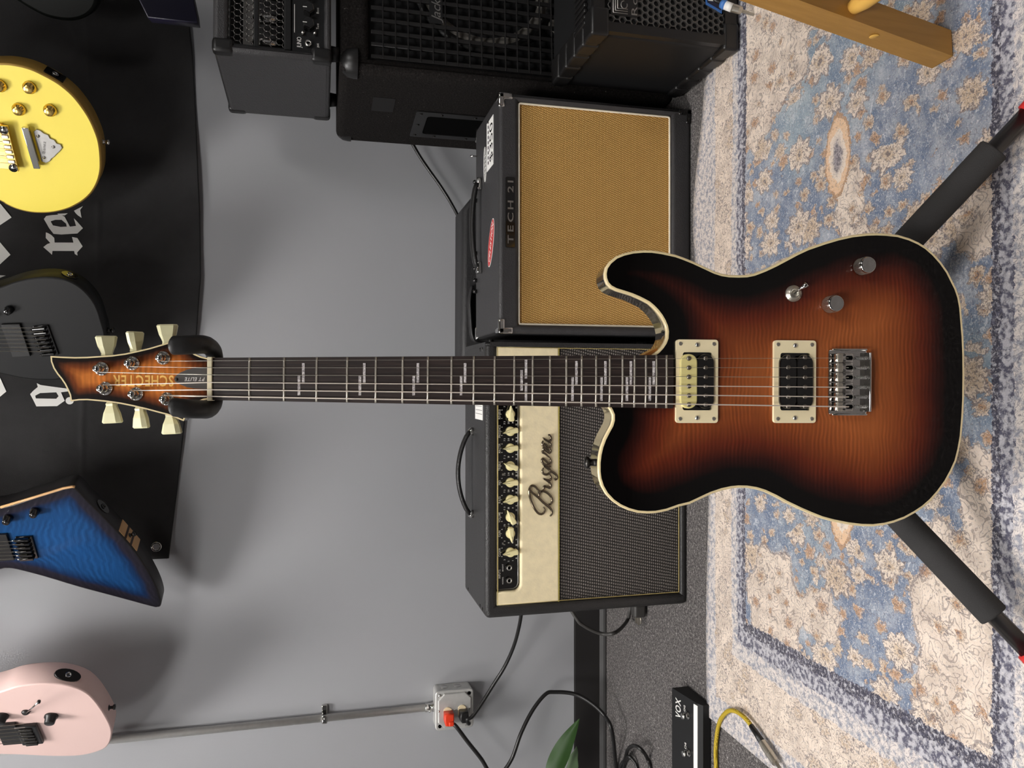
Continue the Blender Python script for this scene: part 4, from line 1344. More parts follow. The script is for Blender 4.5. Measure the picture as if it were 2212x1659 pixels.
# speaker behind the bars
sp = cp(1045, -40, -0.03)
spk = part('speaker', MB().lathe([(0.152, 0.001), (0.15, 0.006), (0.14, 0.007), (0.132, 0.003), (0.128, -0.001), (0.06, -0.022), (0.05, -0.02), (0.046, -0.012), (0.02, -0.002), (0, 0.001)], T(sp.x, sp.y, -0.0285), 48, cap=False), MT['speaker_cone'], cab,
           label='grey paper speaker cone')
part('surround', MB().lathe([(0.165, 0), (0.165, 0.008), (0.15, 0.008), (0.146, 0.003)], T(sp.x, sp.y, -0.0292), 48, cap=False), MT['rubber'], spk)
sp2 = Vector((sp.x, sp.y - 0.31, 0))
part('speaker', MB().lathe([(0.132, 0.001), (0.128, 0.006), (0.12, 0.004), (0.05, -0.018), (0.03, -0.008), (0, 0.001)], T(sp2.x, max(0.19, sp2.y), -0.0285), 40, cap=False), MT['speaker_cone'], cab)
q1 = cp(942, 46, -0.001); q2 = cp(942, -40, -0.001)
nt = part('nameplate', lettering(MB(), 'Jackson', T((q1.x + q2.x) / 2, q1.y, -0.0015) , 0.019, abs(q2.x - q1.x), 0, 0.05, 0.3), MT['dull_steel'], cab, label='silver script nameplate on the grille')
part('backing', MB().box(q1.x - 0.004, q2.x + 0.004, q1.y - 0.014, q1.y + 0.014, -0.0032, -0.002), MT['black_satin'], nt)
# corner protectors with screws
for cx, sx_ in ((0.0, 1), (cw, -1)):
    for cz in (0.0, -cdp):
        c = MB()
        zc = cz - 0.022 if cz == 0 else cz + 0.022
        c.lathe([(0, 0.032), (0.012, 0.031), (0.022, 0.026), (0.029, 0.016), (0.031, 0.004), (0.031, -0.004)], T(cx + 0.0265 * sx_, ch - 0.0325, zc) @ frame((0, 0, 0), (1, 0, 0), (0, 0, -1), (0, 1, 0)), 20, cap=False)
        cc = part('corner_protector', c, MT['black_plastic'], cab, label='rounded black plastic corner protector')
# recessed side handle plate and blank label on the left side
def side_pt(x, y):
    n = CM.to_3x3() @ Vector((1, 0, 0)); p0 = CM @ Vector((0, 0, 0)); d = ray(x, y)
    return CM.inverted() @ (CAM + d * ((p0 - CAM).dot(n) / d.dot(n)))
SIDE = frame((0, 0, 0), (0, 0, 1), (0, 1, 0), (-1, 0, 0))     # drawing x -> toward viewer, y up, out of the left side
a, b = side_pt(886, 292), side_pt(900, 238)
za, zb = a.z, b.z
yt = max(a.y, b.y)
hp = part('side_handle', MB().ring(rrect(za, zb, yt - 0.20, yt, 0.006, 2), rrect(za + 0.022, zb - 0.022, yt - 0.175, yt - 0.028, 0.008, 2), 0.0, 0.003, M=SIDE), MT['black_plastic'], cab, label='black handle plate')
part('recess', MB().prism(rrect(za + 0.02, zb - 0.02, yt - 0.177, yt - 0.026, 0.008, 2), 0.0003, 0.0012, M=SIDE), MT['hole'], hp)
for fx_ in (0.08, 0.5, 0.92):
    for yy in (yt - 0.012, yt - 0.188):
        part('screw', MB().lathe([(0.0042, 0), (0.0035, 0.0015), (0, 0.002)], T(-0.003, yy, za + (zb - za) * fx_) @ frame((0, 0, 0), (0, 0, 1), (0, 1, 0), (-1, 0, 0)), 10), MT['dark_steel'], hp)
for zf in (za + 0.011, zb - 0.011):
    for yy in (yt - 0.06, yt - 0.14):
        part('screw', MB().lathe([(0.0042, 0), (0.0035, 0.0015), (0, 0.002)], T(-0.003, yy, zf) @ frame((0, 0, 0), (0, 0, 1), (0, 1, 0), (-1, 0, 0)), 10), MT['dark_steel'], hp)
a, b = side_pt(802, 238), side_pt(855, 213)
part('label_patch', MB().prism(rrect(min(a.z, b.z), max(a.z, b.z), b.y, a.y, 0.002, 2), 0, 0.001, M=SIDE), MT['label_grey'], cab, label='dark grey blank label')

# ---- small valve head on top of the cabinet
HM = T(0.648, 1.585, ch + 0.001) @ R(yaw, 'Z') @ FRONT
head = thing('amplifier_head', 'small black valve amplifier head with perforated vents on the carpeted cabinet', 'amplifier head', HM)
def hp_(x, y, h=0.0): return on(HM, x, y, h)
hw, hdp = 0.44, 0.30
y0_ = 0.016
ht = hp_(458, 125).y
bl = 0.017
v1 = (hp_(494.7, 0).y, hp_(547.9, 0).y); v2 = (hp_(559, 0).y, hp_(613.4, 0).y)
vx0 = hp_(520, 92).x
hb_ = MB().box(0.01, hw - 0.01, y0_ + 0.01, ht - 0.01, -hdp + 0.005, -0.07)
hb_.box(0, bl, y0_ + 0.0008, ht - 0.0008, -hdp, 0, 0.0095, 3); hb_.box(hw - bl, hw, y0_ + 0.0008, ht - 0.0008, -hdp, 0, 0.0095, 3)
hb_.box(0.0008, hw - 0.0008, ht - 0.03, ht, -hdp + 0.0008, -0.0008, 0.0095, 3); hb_.box(0.0008, hw - 0.0008, y0_, y0_ + 0.014, -hdp + 0.0008, -0.0008, 0.006, 3)
part('case', hb_, MT['tolex_grey'], head, label='charcoal leather-grained case')
cy1 = hp_(629, 60).y; cy0 = hp_(703, 60).y
part('control_panel', MB().box(bl - 0.004, hw - bl + 0.004, cy0, cy1, -0.03, -0.008, 0.002), MT['black_satin'], head)
def vent(x0, x1, y0, y1, z, pitch_x, pitch_y):
    """expanded-metal vent: honeycomb of thin wires"""
    m = MB()
    ny = max(1, int(round((y1 - y0) / pitch_y)))
    nx = max(1, int(round((x1 - x0) / pitch_x)))
    py_, px_ = (y1 - y0) / ny, (x1 - x0) / nx
    for j in range(ny + 1):
        for i in range(nx):
            xx = x0 + (i + (0.5 if j % 2 else 0)) * px_
            yy = y0 + j * py_
            if xx + px_ * 0.5 <= x1 + 1e-6:
                path = [(xx, yy, z), (xx + px_ * .25, yy + py_ * (.28 if j < ny else 0), z), (xx + px_ * .5, yy + py_ * (.28 if j < ny else 0), z)]
                m.tube([(xx, yy, z), (xx + px_ * 0.5, yy + (py_ * 0.3 if j < ny else 0), z), (xx + px_, yy, z)], 0.001, 5)
                if j < ny:
                    m.tube([(xx + px_ * 0.5, yy + py_ * 0.3, z), (xx + px_ * 0.5, yy + py_, z)], 0.001, 5)
    return m
for v in (v1, v2):
    part('vent', vent(vx0, hw - bl - 0.012, v[1], v[0], -0.006, 0.0125, 0.0115), MT['vent_steel'], head, label='dark expanded-metal vent')
for a_, b_ in ((ht - 0.034, v1[0]), (v1[1], v2[0]), (v2[1], cy1)):
    part('vent_rail', MB().box(bl - 0.004, hw - bl + 0.004, min(a_, b_), max(a_, b_), -0.012, -0.004, 0.002), MT['black_satin'], head)
part('vent_stile', MB().box(bl - 0.004, vx0, cy1, ht - 0.03, -0.012, -0.004, 0.002), MT['black_satin'], head)
part('vent_stile', MB().box(hw - bl - 0.012, hw - bl + 0.004, cy1, ht - 0.03, -0.012, -0.004, 0.002), MT['black_satin'], head)
part('added_bright_plate', MB().box(vx0 + 0.004, hw - bl - 0.014, v1[1] + 0.001, v1[1] + (v1[0] - v1[1]) * 0.55, -0.066, -0.060), MT['added_plate_grey'], head)  # added pale plate, there only to brighten the upper vent from behind
for k in range(7):
    xx = vx0 + 0.022 + k * 0.052
    part('valve', MB().lathe([(0.0105, 0), (0.0105, 0.055), (0.008, 0.068), (0.003, 0.074), (0, 0.075)], T(xx, cy1 + 0.004, -0.04) @ frame((0, 0, 0), (1, 0, 0), (0, 0, -1), (0, 1, 0)), 16), MT['chrome'], head)
for xp, yp in ((666.5, 21), (666.5, 54), (666.5, -14), (666.5, -48)):
    q = hp_(xp, yp, -0.002)
    kn = part('control_knob', MB().prism(ngon(0.0125, 6, q.x, q.y, 0.2), -0.008, 0.008, 0.002), MT['black_gloss'], head)
    part('pointer_line', MB().box(q.x - 0.0006, q.x + 0.0006, q.y + 0.003, q.y + 0.011, 0.0078, 0.0085), MT['white_print'], kn)
q = hp_(666, 94, -0.004)
jk = part('input_jack', MB().lathe([(0.0075, -0.008), (0.0075, -0.004), (0.0058, 0.001), (0.0035, 0.001), (0.0035, -0.004)], T(q.x, q.y, 0), 16), MT['chrome'], head)
part('socket_hole', MB().lathe([(0.0036, -0.003), (0, -0.003)], T(q.x, q.y, 0), 12), MT['hole'], jk)
for xp, yp in ((654, 72), (680, 73)):
    q = hp_(xp, yp, -0.006)
    part('toggle', MB().lathe([(0.0042, -0.008), (0.004, -0.004), (0.0022, 0.001), (0, 0.002)], T(q.x, q.y, 0), 12), MT['chrome'], head)
a, b = hp_(646, 103, -0.0075), hp_(646, 80, -0.0075)
part('lettering', lettering(MB(), 'JUNO', T((a.x + b.x) / 2, a.y, -0.0074), 0.0085, abs(a.x - b.x), 0, 0.08), MT['white_print'], head)
a, b = hp_(636, 70, -0.0075), hp_(636, 9, -0.0075)
part('panel_line', MB().box(a.x, b.x, a.y - 0.0006, a.y + 0.0006, -0.0078, -0.0074), MT['white_print'], head)
for yp, s_ in ((23, 'Bass'), (57, 'Tone'), (100, 'Input')):
    q = hp_(686, yp, -0.0075)
    if all((1, c_) in GLYPH for c_ in s_):
        part('lettering', lettering(MB(), s_, T(q.x, q.y, -0.0074), 0.0045, 0.012, 1), MT['white_print'], head)
for fx_ in (0.035, hw - 0.035):
    for fz_ in (-0.04, -hdp + 0.04):
        part('foot', MB().lathe([(0.014, 0.0), (0.016, 0.016)], T(fx_, 0, fz_) @ frame((0, 0, 0), (1, 0, 0), (0, 0, -1), (0, 1, 0)), 14), MT['rubber'], head)
for cx in (0.0, hw):
    for cz in (-0.012, -hdp + 0.012):
        for cy in (y0_ + 0.012, ht - 0.012):
            s_ = 1 if cx == 0 else -1
            part('corner_cap', MB().box(min(cx - .0015 * s_, cx + .028 * s_), max(cx - .0015 * s_, cx + .028 * s_), cy - 0.0135 - (0.014 if cy > 0.1 else 0), cy + 0.0135 + (0 if cy > 0.1 else 0.014), cz - 0.0135, cz + 0.0135, 0.008, 3), MT['black_plastic'], head)

# ---- small practice combo with a round-holed grille
RM = amp_frame(0.634, 1.312)
rol = thing('combo_amplifier', 'small black practice amplifier with round-holed metal grille on the rug', 'amplifier', RM)
def rp(x, y, h=0.0): return on(RM, x, y, h)
rh = rp(1278, 82).y
rw, rdp = 0.40, 0.255
RB = 0.012
part('case', MB().box(0.004, rw - 0.004, RB + 0.004, rh - 0.004, -rdp, -0.004, 0.014, 4), MT['black_satin'], rol, label='matt black case')
gl = rp(1430, 62, 0).x; gtop = rp(1305, 40).y; gbot = rp(1565, 40).y
part('front_frame', MB().ring(rrect(0.006, rw - 0.006, RB + 0.003, rh - 0.003, 0.012, 3), rrect(gl, rw - gl, gbot, gtop, 0.008, 3), -0.012, 0.003), MT['black_plastic'], rol)
part('speaker_baffle', MB().box(gl - 0.004, rw - gl + 0.004, gbot - 0.004, gtop + 0.004, -0.012, -0.0045), MT['hole'], rol)
g = MB()
pit = 0.0128
rows = int((gtop - gbot) / (pit * 0.866))
colsn = int((rw - 2 * gl) / pit)
for j in range(rows):
    for i in range(colsn):
        cx = gl + pit * (0.5 + i + (0.5 if j % 2 else 0)); cy = gbot + pit * 0.5 + j * pit * 0.866
        if cx + pit * 0.5 > rw - gl: continue
        hexa = ngon(pit / math.sqrt(3), 12, cx, cy, math.pi / 2)
        hexa = [(cx + pit * 0.5 / max(abs(math.cos(((math.pi / 2 + 2 * math.pi * k_ / 12) % (math.pi / 3)) - 0)), 1e-3) * 0 + (p[0] - cx) * (1.0 if k_ % 2 == 0 else 0.866), cy + (p[1] - cy) * (1.0 if k_ % 2 == 0 else 0.866)) for k_, p in enumerate(hexa)]
        hole = ngon(pit * 0.40, 12, cx, cy, math.pi / 2)
        n_ = 12
        vs = [(p[0], p[1], 0.0) for p in hexa] + [(p[0], p[1], 0.0008) for p in hole] + [(p[0], p[1], -0.003) for p in hole]
        fs = [(k_, (k_ + 1) % 12, 12 + (k_ + 1) % 12, 12 + k_) for k_ in range(12)] + [(12 + k_, 12 + (k_ + 1) % 12, 24 + (k_ + 1) % 12, 24 + k_) for k_ in range(12)]
        g.add(vs, fs)
part('grille', g, MT['roland_grille'], rol, label='grey steel grille with round holes')
a = rp(1320, 31, 0.002); b = rp(1378, -70, 0.002)
lp = part('nameplate', MB().prism(rrect(a.x, b.x, b.y, a.y, 0.003), 0.0, 0.0025, 0.0006), MT['black_plastic'], rol, label='black nameplate with silver lettering')
part('lettering', lettering(MB(), 'Roland', T((a.x + b.x) / 2, rp(1369, 0).y, 0.0028), 0.0115, (b.x - a.x) * 0.93), MT['dull_steel'], lp)
em = MB()
ex, ey = a.x + 0.004, a.y - 0.004
for k in range(3):
    o_ = k * 0.0042
    em.tube([(ex + o_, ey - 0.028, 0.0028), (ex + o_, ey - o_, 0.0028), (ex + 0.06, ey - o_, 0.0028)], 0.0011, 5)
em.tube([(ex + 0.016 + 0.007 * math.cos(t), ey - 0.021 + 0.006 * math.sin(t), 0.0028) for t in [2 * math.pi * k / 16 for k in range(14)]], 0.0011, 5)
part('emblem', em, MT['dull_steel'], lp)
tri = [rp(1526, 8, 0.003), rp(1560, 28, 0.003), rp(1562, -50, 0.003), rp(1524, -50, 0.003)]
tb = part('triangle_badge', MB().prism([(p.x, p.y) for p in tri], 0, 0.002), MT['blue_print'], rol, label='blue-edged navy badge')
cc_ = sum((Vector((p.x, p.y)) for p in tri), Vector((0, 0))) / 4
part('badge_field', MB().prism([tuple(cc_ + (Vector((p.x, p.y)) - cc_) * 0.86) for p in tri], 0, 0.0024), MT['navy_print'], tb)
part('lettering', lettering(MB(), 'D', T(rp(1538, 2).x + 0.004, rp(1535, 2).y, 0.0027), 0.012, None, 1), MT['white_print'], tb)
# ribbed edge protectors along the left side
for y0_, y1_, out_ in ((rh - 0.034, rh + 0.002, 1), (RB - 0.0025, RB + 0.030, -1)):
    for k in range(5):
        z1_ = 0.004 - k * (rdp / 5); z0_ = z1_ - rdp / 5 + 0.008
        part('edge_protector', MB().box(-0.0025, 0.05, y0_, y1_, z0_, z1_, 0.006, 3), MT['black_plastic'], rol)
    part('protector_rail', MB().box(-0.0005, 0.04, y0_ + 0.003, y1_ - 0.003, -rdp, 0.002, 0.005, 3), MT['black_plastic'], rol)
for k in range(8):
    part('top_rib', MB().box(0.03 + k * 0.011, 0.037 + k * 0.011, rh - 0.004, rh + 0.004, -0.09, -0.03, 0.002, 2), MT['black_plastic'], rol)

# ------------------------------------------------------------------ banner on the wall
BY = WALL_Y - 0.012
CREASES = []
for (xa, ya), (xb, yb), amp in (((213, 440), (213, 600), 0.003), ((218, 585), (330, 480), 0.0028), ((330, 480), (410, 420), 0.002), ((246, 540), (220, 585), 0.002), ((178, 950), (176, 1030), 0.0025),
                                ((176, 1006), (400, 1030), 0.0015), ((186, 40), (196, 230), 0.002), ((150, 50), (190, 140), 0.002), ((380, 500), (415, 545), 0.002), ((180, 850), (176, 960), 0.0025)):
    a_, b_ = at_y(xa, ya, BY), at_y(xb, yb, BY)
    CREASES.append((Vector((a_.x, a_.z)), Vector((b_.x, b_.z)), amp))
def banner_y(x, z):
    y = BY + 0.0035 * math.sin(x * 7.0 + z * 2.0) + 0.0025 * math.sin(x * 19 - z * 5)
    p = Vector((x, z))
    for a_, b_, amp in CREASES:
        e = b_ - a_
        t = max(0.0, min(1.0, (p - a_).dot(e) / e.length_squared))
        d_ = (p - a_ - e * t).length
        if d_ < 0.02: y -= amp * math.exp(-(d_ / 0.005) ** 2)
    return y
edge_px = [(365, 1206), (383, 1050), (400, 900), (425, 720), (434, 600), (432, 450), (425, 300), (416, 120), (409, 50), (405, -60), (404, -300)]
ep = [at_y(x, y, BY) for x, y in edge_px]
def bottom_z(x):
    for a, b in zip(ep, ep[1:]):
        if a.x <= x <= b.x: return a.z + (b.z - a.z) * (x - a.x) / (b.x - a.x)
    return ep[0].z if x < ep[0].x else ep[-1].z
bxl, bxr, bzt = ep[0].x, 1.75, 2.25
nx, nz = 300, 220
vs, fs = [], []
for j in range(nz + 1):
    for i in range(nx + 1):
        x = bxl + (bxr - bxl) * i / nx
        zb = bottom_z(x)
        z = zb + (bzt - zb) * (j / nz) ** 1.25
        y = banner_y(x, z)
        if j == 0: y += 0.004
        if i == 0: y += 0.003
        vs.append((x, min(y, WALL_Y - 0.002), z))
for j in range(nz):
    for i in range(nx):
        a = j * (nx + 1) + i
        fs.append((a, a + 1, a + nx + 2, a + nx + 1))
ban = thing('banner', 'black cloth banner with white blackletter writing hung on the wall', 'banner')
bo = part('cloth', MB().add(vs, fs, True), MT['banner'], ban)
hem = [Vector((v[0], v[1] - 0.0015, v[2] + 0.006)) for v in vs[:nx + 1]]
part('hem', MB().tube(hem, 0.003, 6, flat=0.5), MT['banner'], ban)
g = at_y(338, 1181, BY - 0.004)
part('grommet', MB().lathe([(0.0125, 0), (0.0125, 0.0015), (0.010, 0.003), (0.0068, 0.0015), (0.0068, 0)], frame((g.x, banner_y(g.x, g.z) - 0.0005, g.z), (1, 0, 0), (0, 0, 1), (0, -1, 0)), 24), MT['chrome'], ban, label='chrome grommet')
part('grommet_hole', MB().lathe([(0.0068, 0), (0, 0)], frame((g.x, banner_y(g.x, g.z) - 0.0012, g.z), (1, 0, 0), (0, 0, 1), (0, -1, 0)), 20, cap=False), MT['wall'], ban)
def print_poly(pts, holes=()):
    """white printed shape on the cloth from outline pixels, with holes"""
    loops = [pts] + list(holes)
    P2, edges = [], []
    for L in loops:
        s0 = len(P2)
        for x, y in L:
            w_ = at_y(x, y, BY - 0.004)
            P2.append(Vector((w_.x, w_.z)))
        edges += [(s0 + k, s0 + (k + 1) % len(L)) for k in range(len(L))]
    r = delaunay_2d_cdt(P2, edges, [], 4 if False else 3, 1e-7)
    def inside(L2, px, py):
        c = False
        for k in range(len(L2)):
            a, b = L2[k - 1], L2[k]
            if (a.y > py) != (b.y > py) and px < (b.x - a.x) * (py - a.y) / (b.y - a.y) + a.x: c = not c
        return c
    hl = []
    o = len(pts)
    for h_ in holes:
        hl.append(P2[o:o + len(h_)]); o += len(h_)
    r = delaunay_2d_cdt(P2, edges, [], 1, 1e-7) if not holes else delaunay_2d_cdt(P2, edges, [], 0, 1e-7)
    V = r[0]; tri = []
    for f in r[2]:
        cx = sum(V[i].x for i in f) / len(f); cy = sum(V[i].y for i in f) / len(f)
        if inside(P2[:len(pts)], cx, cy) and not any(inside(h_, cx, cy) for h_ in hl): tri.append(tuple(f))
    part('printed_letter', MB().add([(v.x, banner_y(v.x, v.y) - 0.0016, v.y) for v in V], tri), MT['white_print'], ban)
zb = lambda L: z2s(L, 0, 400, 3.017)
# 'r'
print_poly(zb([(300, 308), (318, 315), (335, 325), (355, 345), (358, 375), (480, 375), (470, 338), (505, 345), (540, 400), (505, 440), (508, 460), (490, 450), (485, 430),
               (345, 430), (342, 455), (320, 435), (285, 405), (310, 385), (330, 378), (300, 345)]))
# 'e'
print_poly(zb([(285, 220), (300, 200), (330, 195), (390, 190), (420, 205), (455, 270), (495, 265), (480, 215), (500, 235), (540, 280), (505, 315), (400, 322), (350, 318), (320, 280), (300, 245)]),
           [zb([(330, 235), (360, 225), (400, 225), (430, 250), (435, 270), (395, 272), (345, 262)])])
# comma-like tail of the next letter
print_poly(zb([(480, 165), (538, 135), (520, 160), (530, 212), (505, 195), (490, 180)]))
print_poly(zb([(372, 185), (440, 182), (420, 196), (385, 196)]))
# round blackletter letter left of the headstock
print_poly(zb([(238, 1290), (262, 1302), (330, 1312), (430, 1325), (460, 1328), (455, 1342), (395, 1350), (420, 1405), (370, 1440), (235, 1442), (215, 1400), (195, 1362), (215, 1340), (245, 1315)]),
           [zb([(228, 1372), (260, 1355), (365, 1350), (380, 1375), (365, 1392), (232, 1390)])])
print_poly(zb([(430 + 27 * math.cos(t) + 22, 1405 + 24 * math.sin(t)) for t in [2 * math.pi * k / 14 for k in range(14)]]))
# points of the larger shapes above
print_poly(zb([(-180, 200), (-60, 95), (0, 120), (75, 210), (0, 262), (-60, 300)]))
print_poly(zb([(-180, 455), (-60, 345), (0, 370), (72, 455), (0, 520), (-60, 560)]))
print_poly(zb([(-40, 585), (40, 590), (0, 605), (-40, 620)]))
print_poly(zb([(-180, 1315), (-60, 1215), (0, 1255), (40, 1345), (0, 1378), (-60, 1412)]))

# ------------------------------------------------------------------ guitars hanging on the wall
def hang_frame(xp, yp, Y, yaw_, lean=0.0):
    p = at_y(xp, yp, Y)
    a = math.radians(yaw_)
    xx = Vector((math.cos(a), -math.sin(a), 0)); zz = Vector((-math.sin(a), -math.cos(a), 0)); yy = Vector((0, 0, 1))
    return frame(p, xx, yy, zz)

def wall_hanger(M, x, ytop, label):
    p = M @ Vector((x, ytop, -0.02))
    t = thing('wall_hanger', label, 'hanger', T(p.x, WALL_Y, p.z), 'guitar hangers')
    part('wall_plate', MB().box(-0.03, 0.03, -0.016, -0.001, -0.05, 0.03, 0.006), MT['black_plastic'], t)
    L = WALL_Y - p.y
    part('arm', MB().tube([(0, -0.01, 0), (0, -L + 0.045, 0)], 0.006, 10), MT['black_plastic'], t)
    for s in (-1, 1):
        part('prong', MB().tube(smooth_path([(0, -L + 0.045, 0), (s * 0.034, -L + 0.03, 0), (s * 0.036, -L - 0.01, 0.0), (s * 0.034, -L - 0.026, 0.012)], 5), 0.0065, 10), MT['rubber'], t)

def hung_guitar(name, label, M, px, mat_side, mat_face, cx_px, thick=0.045, burst=False, bev=0.004, neck_mat='rosewood', neck_len=0.50, body_top=None, smooth_n=4, hanger_label=''):
    g = thing(name, label, 'guitar', M)
    P2 = [on(M, x, y, 0.0) for x, y in px]
    if smooth_n: P2 = smooth_path([Vector((p.x, p.y, 0)) for p in P2], smooth_n, True)
    out = ccw([(p.x, p.y) for p in P2])
    cx = on(M, *cx_px).x
    ins = offset_loop(out, bev)
    n = len(out)
    m = MB()
    bk = offset_loop(out, bev)
    loops = [(bk, -thick), (out, -thick + bev), (out, -bev), (offset_loop(out, bev * 0.3), -bev * 0.3), (ins, 0.0)]
    m.add([(p[0], p[1], z) for L, z in loops for p in L], [(i * n + k, i * n + (k + 1) % n, (i + 1) * n + (k + 1) % n, (i + 1) * n + k) for i in range(4) for k in range(n)], True)
    m.f.append(tuple(reversed(range(n)))); m.sm.append(False)
    part('body', m, MT[mat_side], g)
    if burst: part('top', burst_face(ins, 0.0, 0.009), MT[mat_face], g)
    else: part('top', MB().add([(p[0], p[1], 0.0) for p in ins], [tuple(range(n))]), MT[mat_face], g)
    top_y = max(p[1] for p in out) if body_top is None else body_top
    ny0 = top_y - 0.12
    nk = MB().prism([(cx - 0.0275, ny0), (cx + 0.0275, ny0), (cx + 0.0215, ny0 + neck_len), (cx - 0.0215, ny0 + neck_len)], 0.001, 0.010, 0.001)
    part('fretboard', nk, MT[neck_mat], g)
    part('neck', MB().prism([(cx - 0.027, ny0 + 0.1), (cx + 0.027, ny0 + 0.1), (cx + 0.021, ny0 + neck_len), (cx - 0.021, ny0 + neck_len)], -0.016, 0.001), MT['side_dark'], g)
    hy = ny0 + neck_len
    part('headstock', MB().prism([(cx - 0.022, hy), (cx + 0.022, hy), (cx + 0.040, hy + 0.05), (cx + 0.034, hy + 0.16), (cx, hy + 0.175), (cx - 0.034, hy + 0.16), (cx - 0.040, hy + 0.05)], -0.014, 0.0), MT[mat_side], g)
    wall_hanger(M, cx, hy + 0.02, hanger_label)
    return g, out, cx, hy

def q_on(M, x, y, h=0.0): return on(M, x, y, h)
def dome_knob(g, M, x, y, mat, r=0.0115, h=0.016, name='control_knob', h0=0.0):
    q = q_on(M, x, y, 0.0)
    kn = part(name, MB().lathe([(r, 0), (r, h * 0.35), (r * 0.85, h * 0.45), (r * 0.72, h * 0.95), (r * 0.6, h), (0, h)], T(q.x, q.y, 0), 20), mat, g)
    return kn

def strings(g, M, pts_px, h, hy, cx, n_, mat, r=0.0006):
    (xa, ya), (xb, yb) = pts_px
    a = q_on(M, xa, ya, h); b = q_on(M, xb, yb, h)
    for k in range(n_):
        t = k / (n_ - 1)
        p = a.lerp(b, t)
        part('string', MB().tube([(p.x, p.y, h), (cx + (0.5 - t) * -0.034 * (1 if b.x > a.x else -1), hy, 0.012)], r, 5), mat, g)

# yellow single-cut
YM = hang_frame(110, 310, 1.82, 40)
ypx = z2s([(0, 150), (130, 160), (270, 195), (400, 255), (530, 330), (650, 430), (740, 540), (810, 650), (860, 760), (890, 850), (905, 950), (910, 1050), (905, 1130), (880, 1220),
           (830, 1310), (760, 1380), (680, 1430), (600, 1465), (500, 1490), (400, 1500), (280, 1495), (150, 1465), (50, 1420), (0, 1390)], 0, 100, 4.148)
ypx += [(-70, 405), (-135, 388), (-200, 398), (-265, 402), (-315, 375), (-330, 330), (-320, 285), (-335, 235), (-300, 180), (-240, 160), (-170, 172), (-110, 158), (-50, 140)]
yel, yo, ycx, yhy = hung_guitar('electric_guitar', 'pale yellow guitar with gold knobs hanging on the wall', YM, ypx, 'gold_side', 'yellow_top', (20, 312), thick=0.048, hanger_label='black guitar hanger holding the yellow guitar')
for x, y in ((38.6, 234), (106, 236), (61.5, 187), (-3, 183)):
    dome_knob(yel, YM, x + 3, y + 1, MT['gold'], 0.0125, 0.015)
def oriented_box(g, M, name, p1, p2, w_, z0, z1, mat, bev=0.001, parent=None):
    a, b = q_on(M, *p1), q_on(M, *p2)
    d = Vector((b.x - a.x, b.y - a.y)); L = d.length; d.normalize()
    Mo = frame(((a.x + b.x) / 2, (a.y + b.y) / 2, 0), (d.x, d.y, 0), (-d.y, d.x, 0), (0, 0, 1))
    return part(name, MB().box(-L / 2, L / 2, -w_ / 2, w_ / 2, z0, z1, bev, 2, M=Mo), mat, parent or g), Mo, L
brd, Mo, L = oriented_box(yel, YM, 'bridge', (11, 266), (36, 363), 0.017, 0.008, 0.016, MT['gold'])
for k in range(6):
    part('saddle', MB().box(-L / 2 + 0.022 + k * (L - 0.044) / 5 - 0.0035, -L / 2 + 0.022 + k * (L - 0.044) / 5 + 0.0035, -0.007, 0.006, 0.016, 0.019, 0.001, M=Mo), MT['nickel'], brd)
for s in (-1, 1):
    part('post', MB().lathe([(0.0065, 0.0), (0.0065, 0.015), (0.009, 0.0155), (0.0085, 0.019), (0, 0.0195)], Mo @ T(s * (L / 2 - 0.008), 0, 0), 16), MT['chrome'], brd)
tail, Mo2, L2 = oriented_box(yel, YM, 'tailpiece', (58, 270), (84, 358), 0.013, 0.006, 0.016, MT['chrome'])
sc_ = z2s([(305, 760), (330, 740), (365, 750), (395, 775), (435, 790), (450, 820), (490, 835), (510, 865), (545, 875), (560, 905), (535, 940), (510, 960), (490, 985), (465, 1000), (450, 1025), (415, 1040), (375, 1025), (360, 960), (340, 900), (320, 830)], 0, 100, 4.148)
tp2 = part('tail_plate', MB().prism([q_on(YM, *p)[:2] for p in sc_], 0, 0.0035, 0.0006), MT['dull_steel'], tail, label='scalloped steel tail plate')
for x, y in ((345, 798), (483, 895), (400, 990)):
    q = q_on(YM, x / 4.148, 100 + y / 4.148)
    part('screw', MB().lathe([(0.0036, 0.0035), (0.003, 0.005), (0, 0.0055)], T(q.x, q.y, 0), 10), MT['chrome'], tail)
q = q_on(YM, 96, 317)
part('lettering', lettering(MB(), 'Ibanez', T(q.x, q.y, 0.0038) @ R(-14, 'Z'), 0.006, 0.028), MT['grey_plug'], tail)
oriented_box(yel, YM, 'pickup', (-20, 262), (4, 362), 0.045, 0, 0.006, MT['gold'])
strings(yel, YM, ((14, 274), (34, 354)), 0.018, yhy, ycx, 6, MT['nickel'])
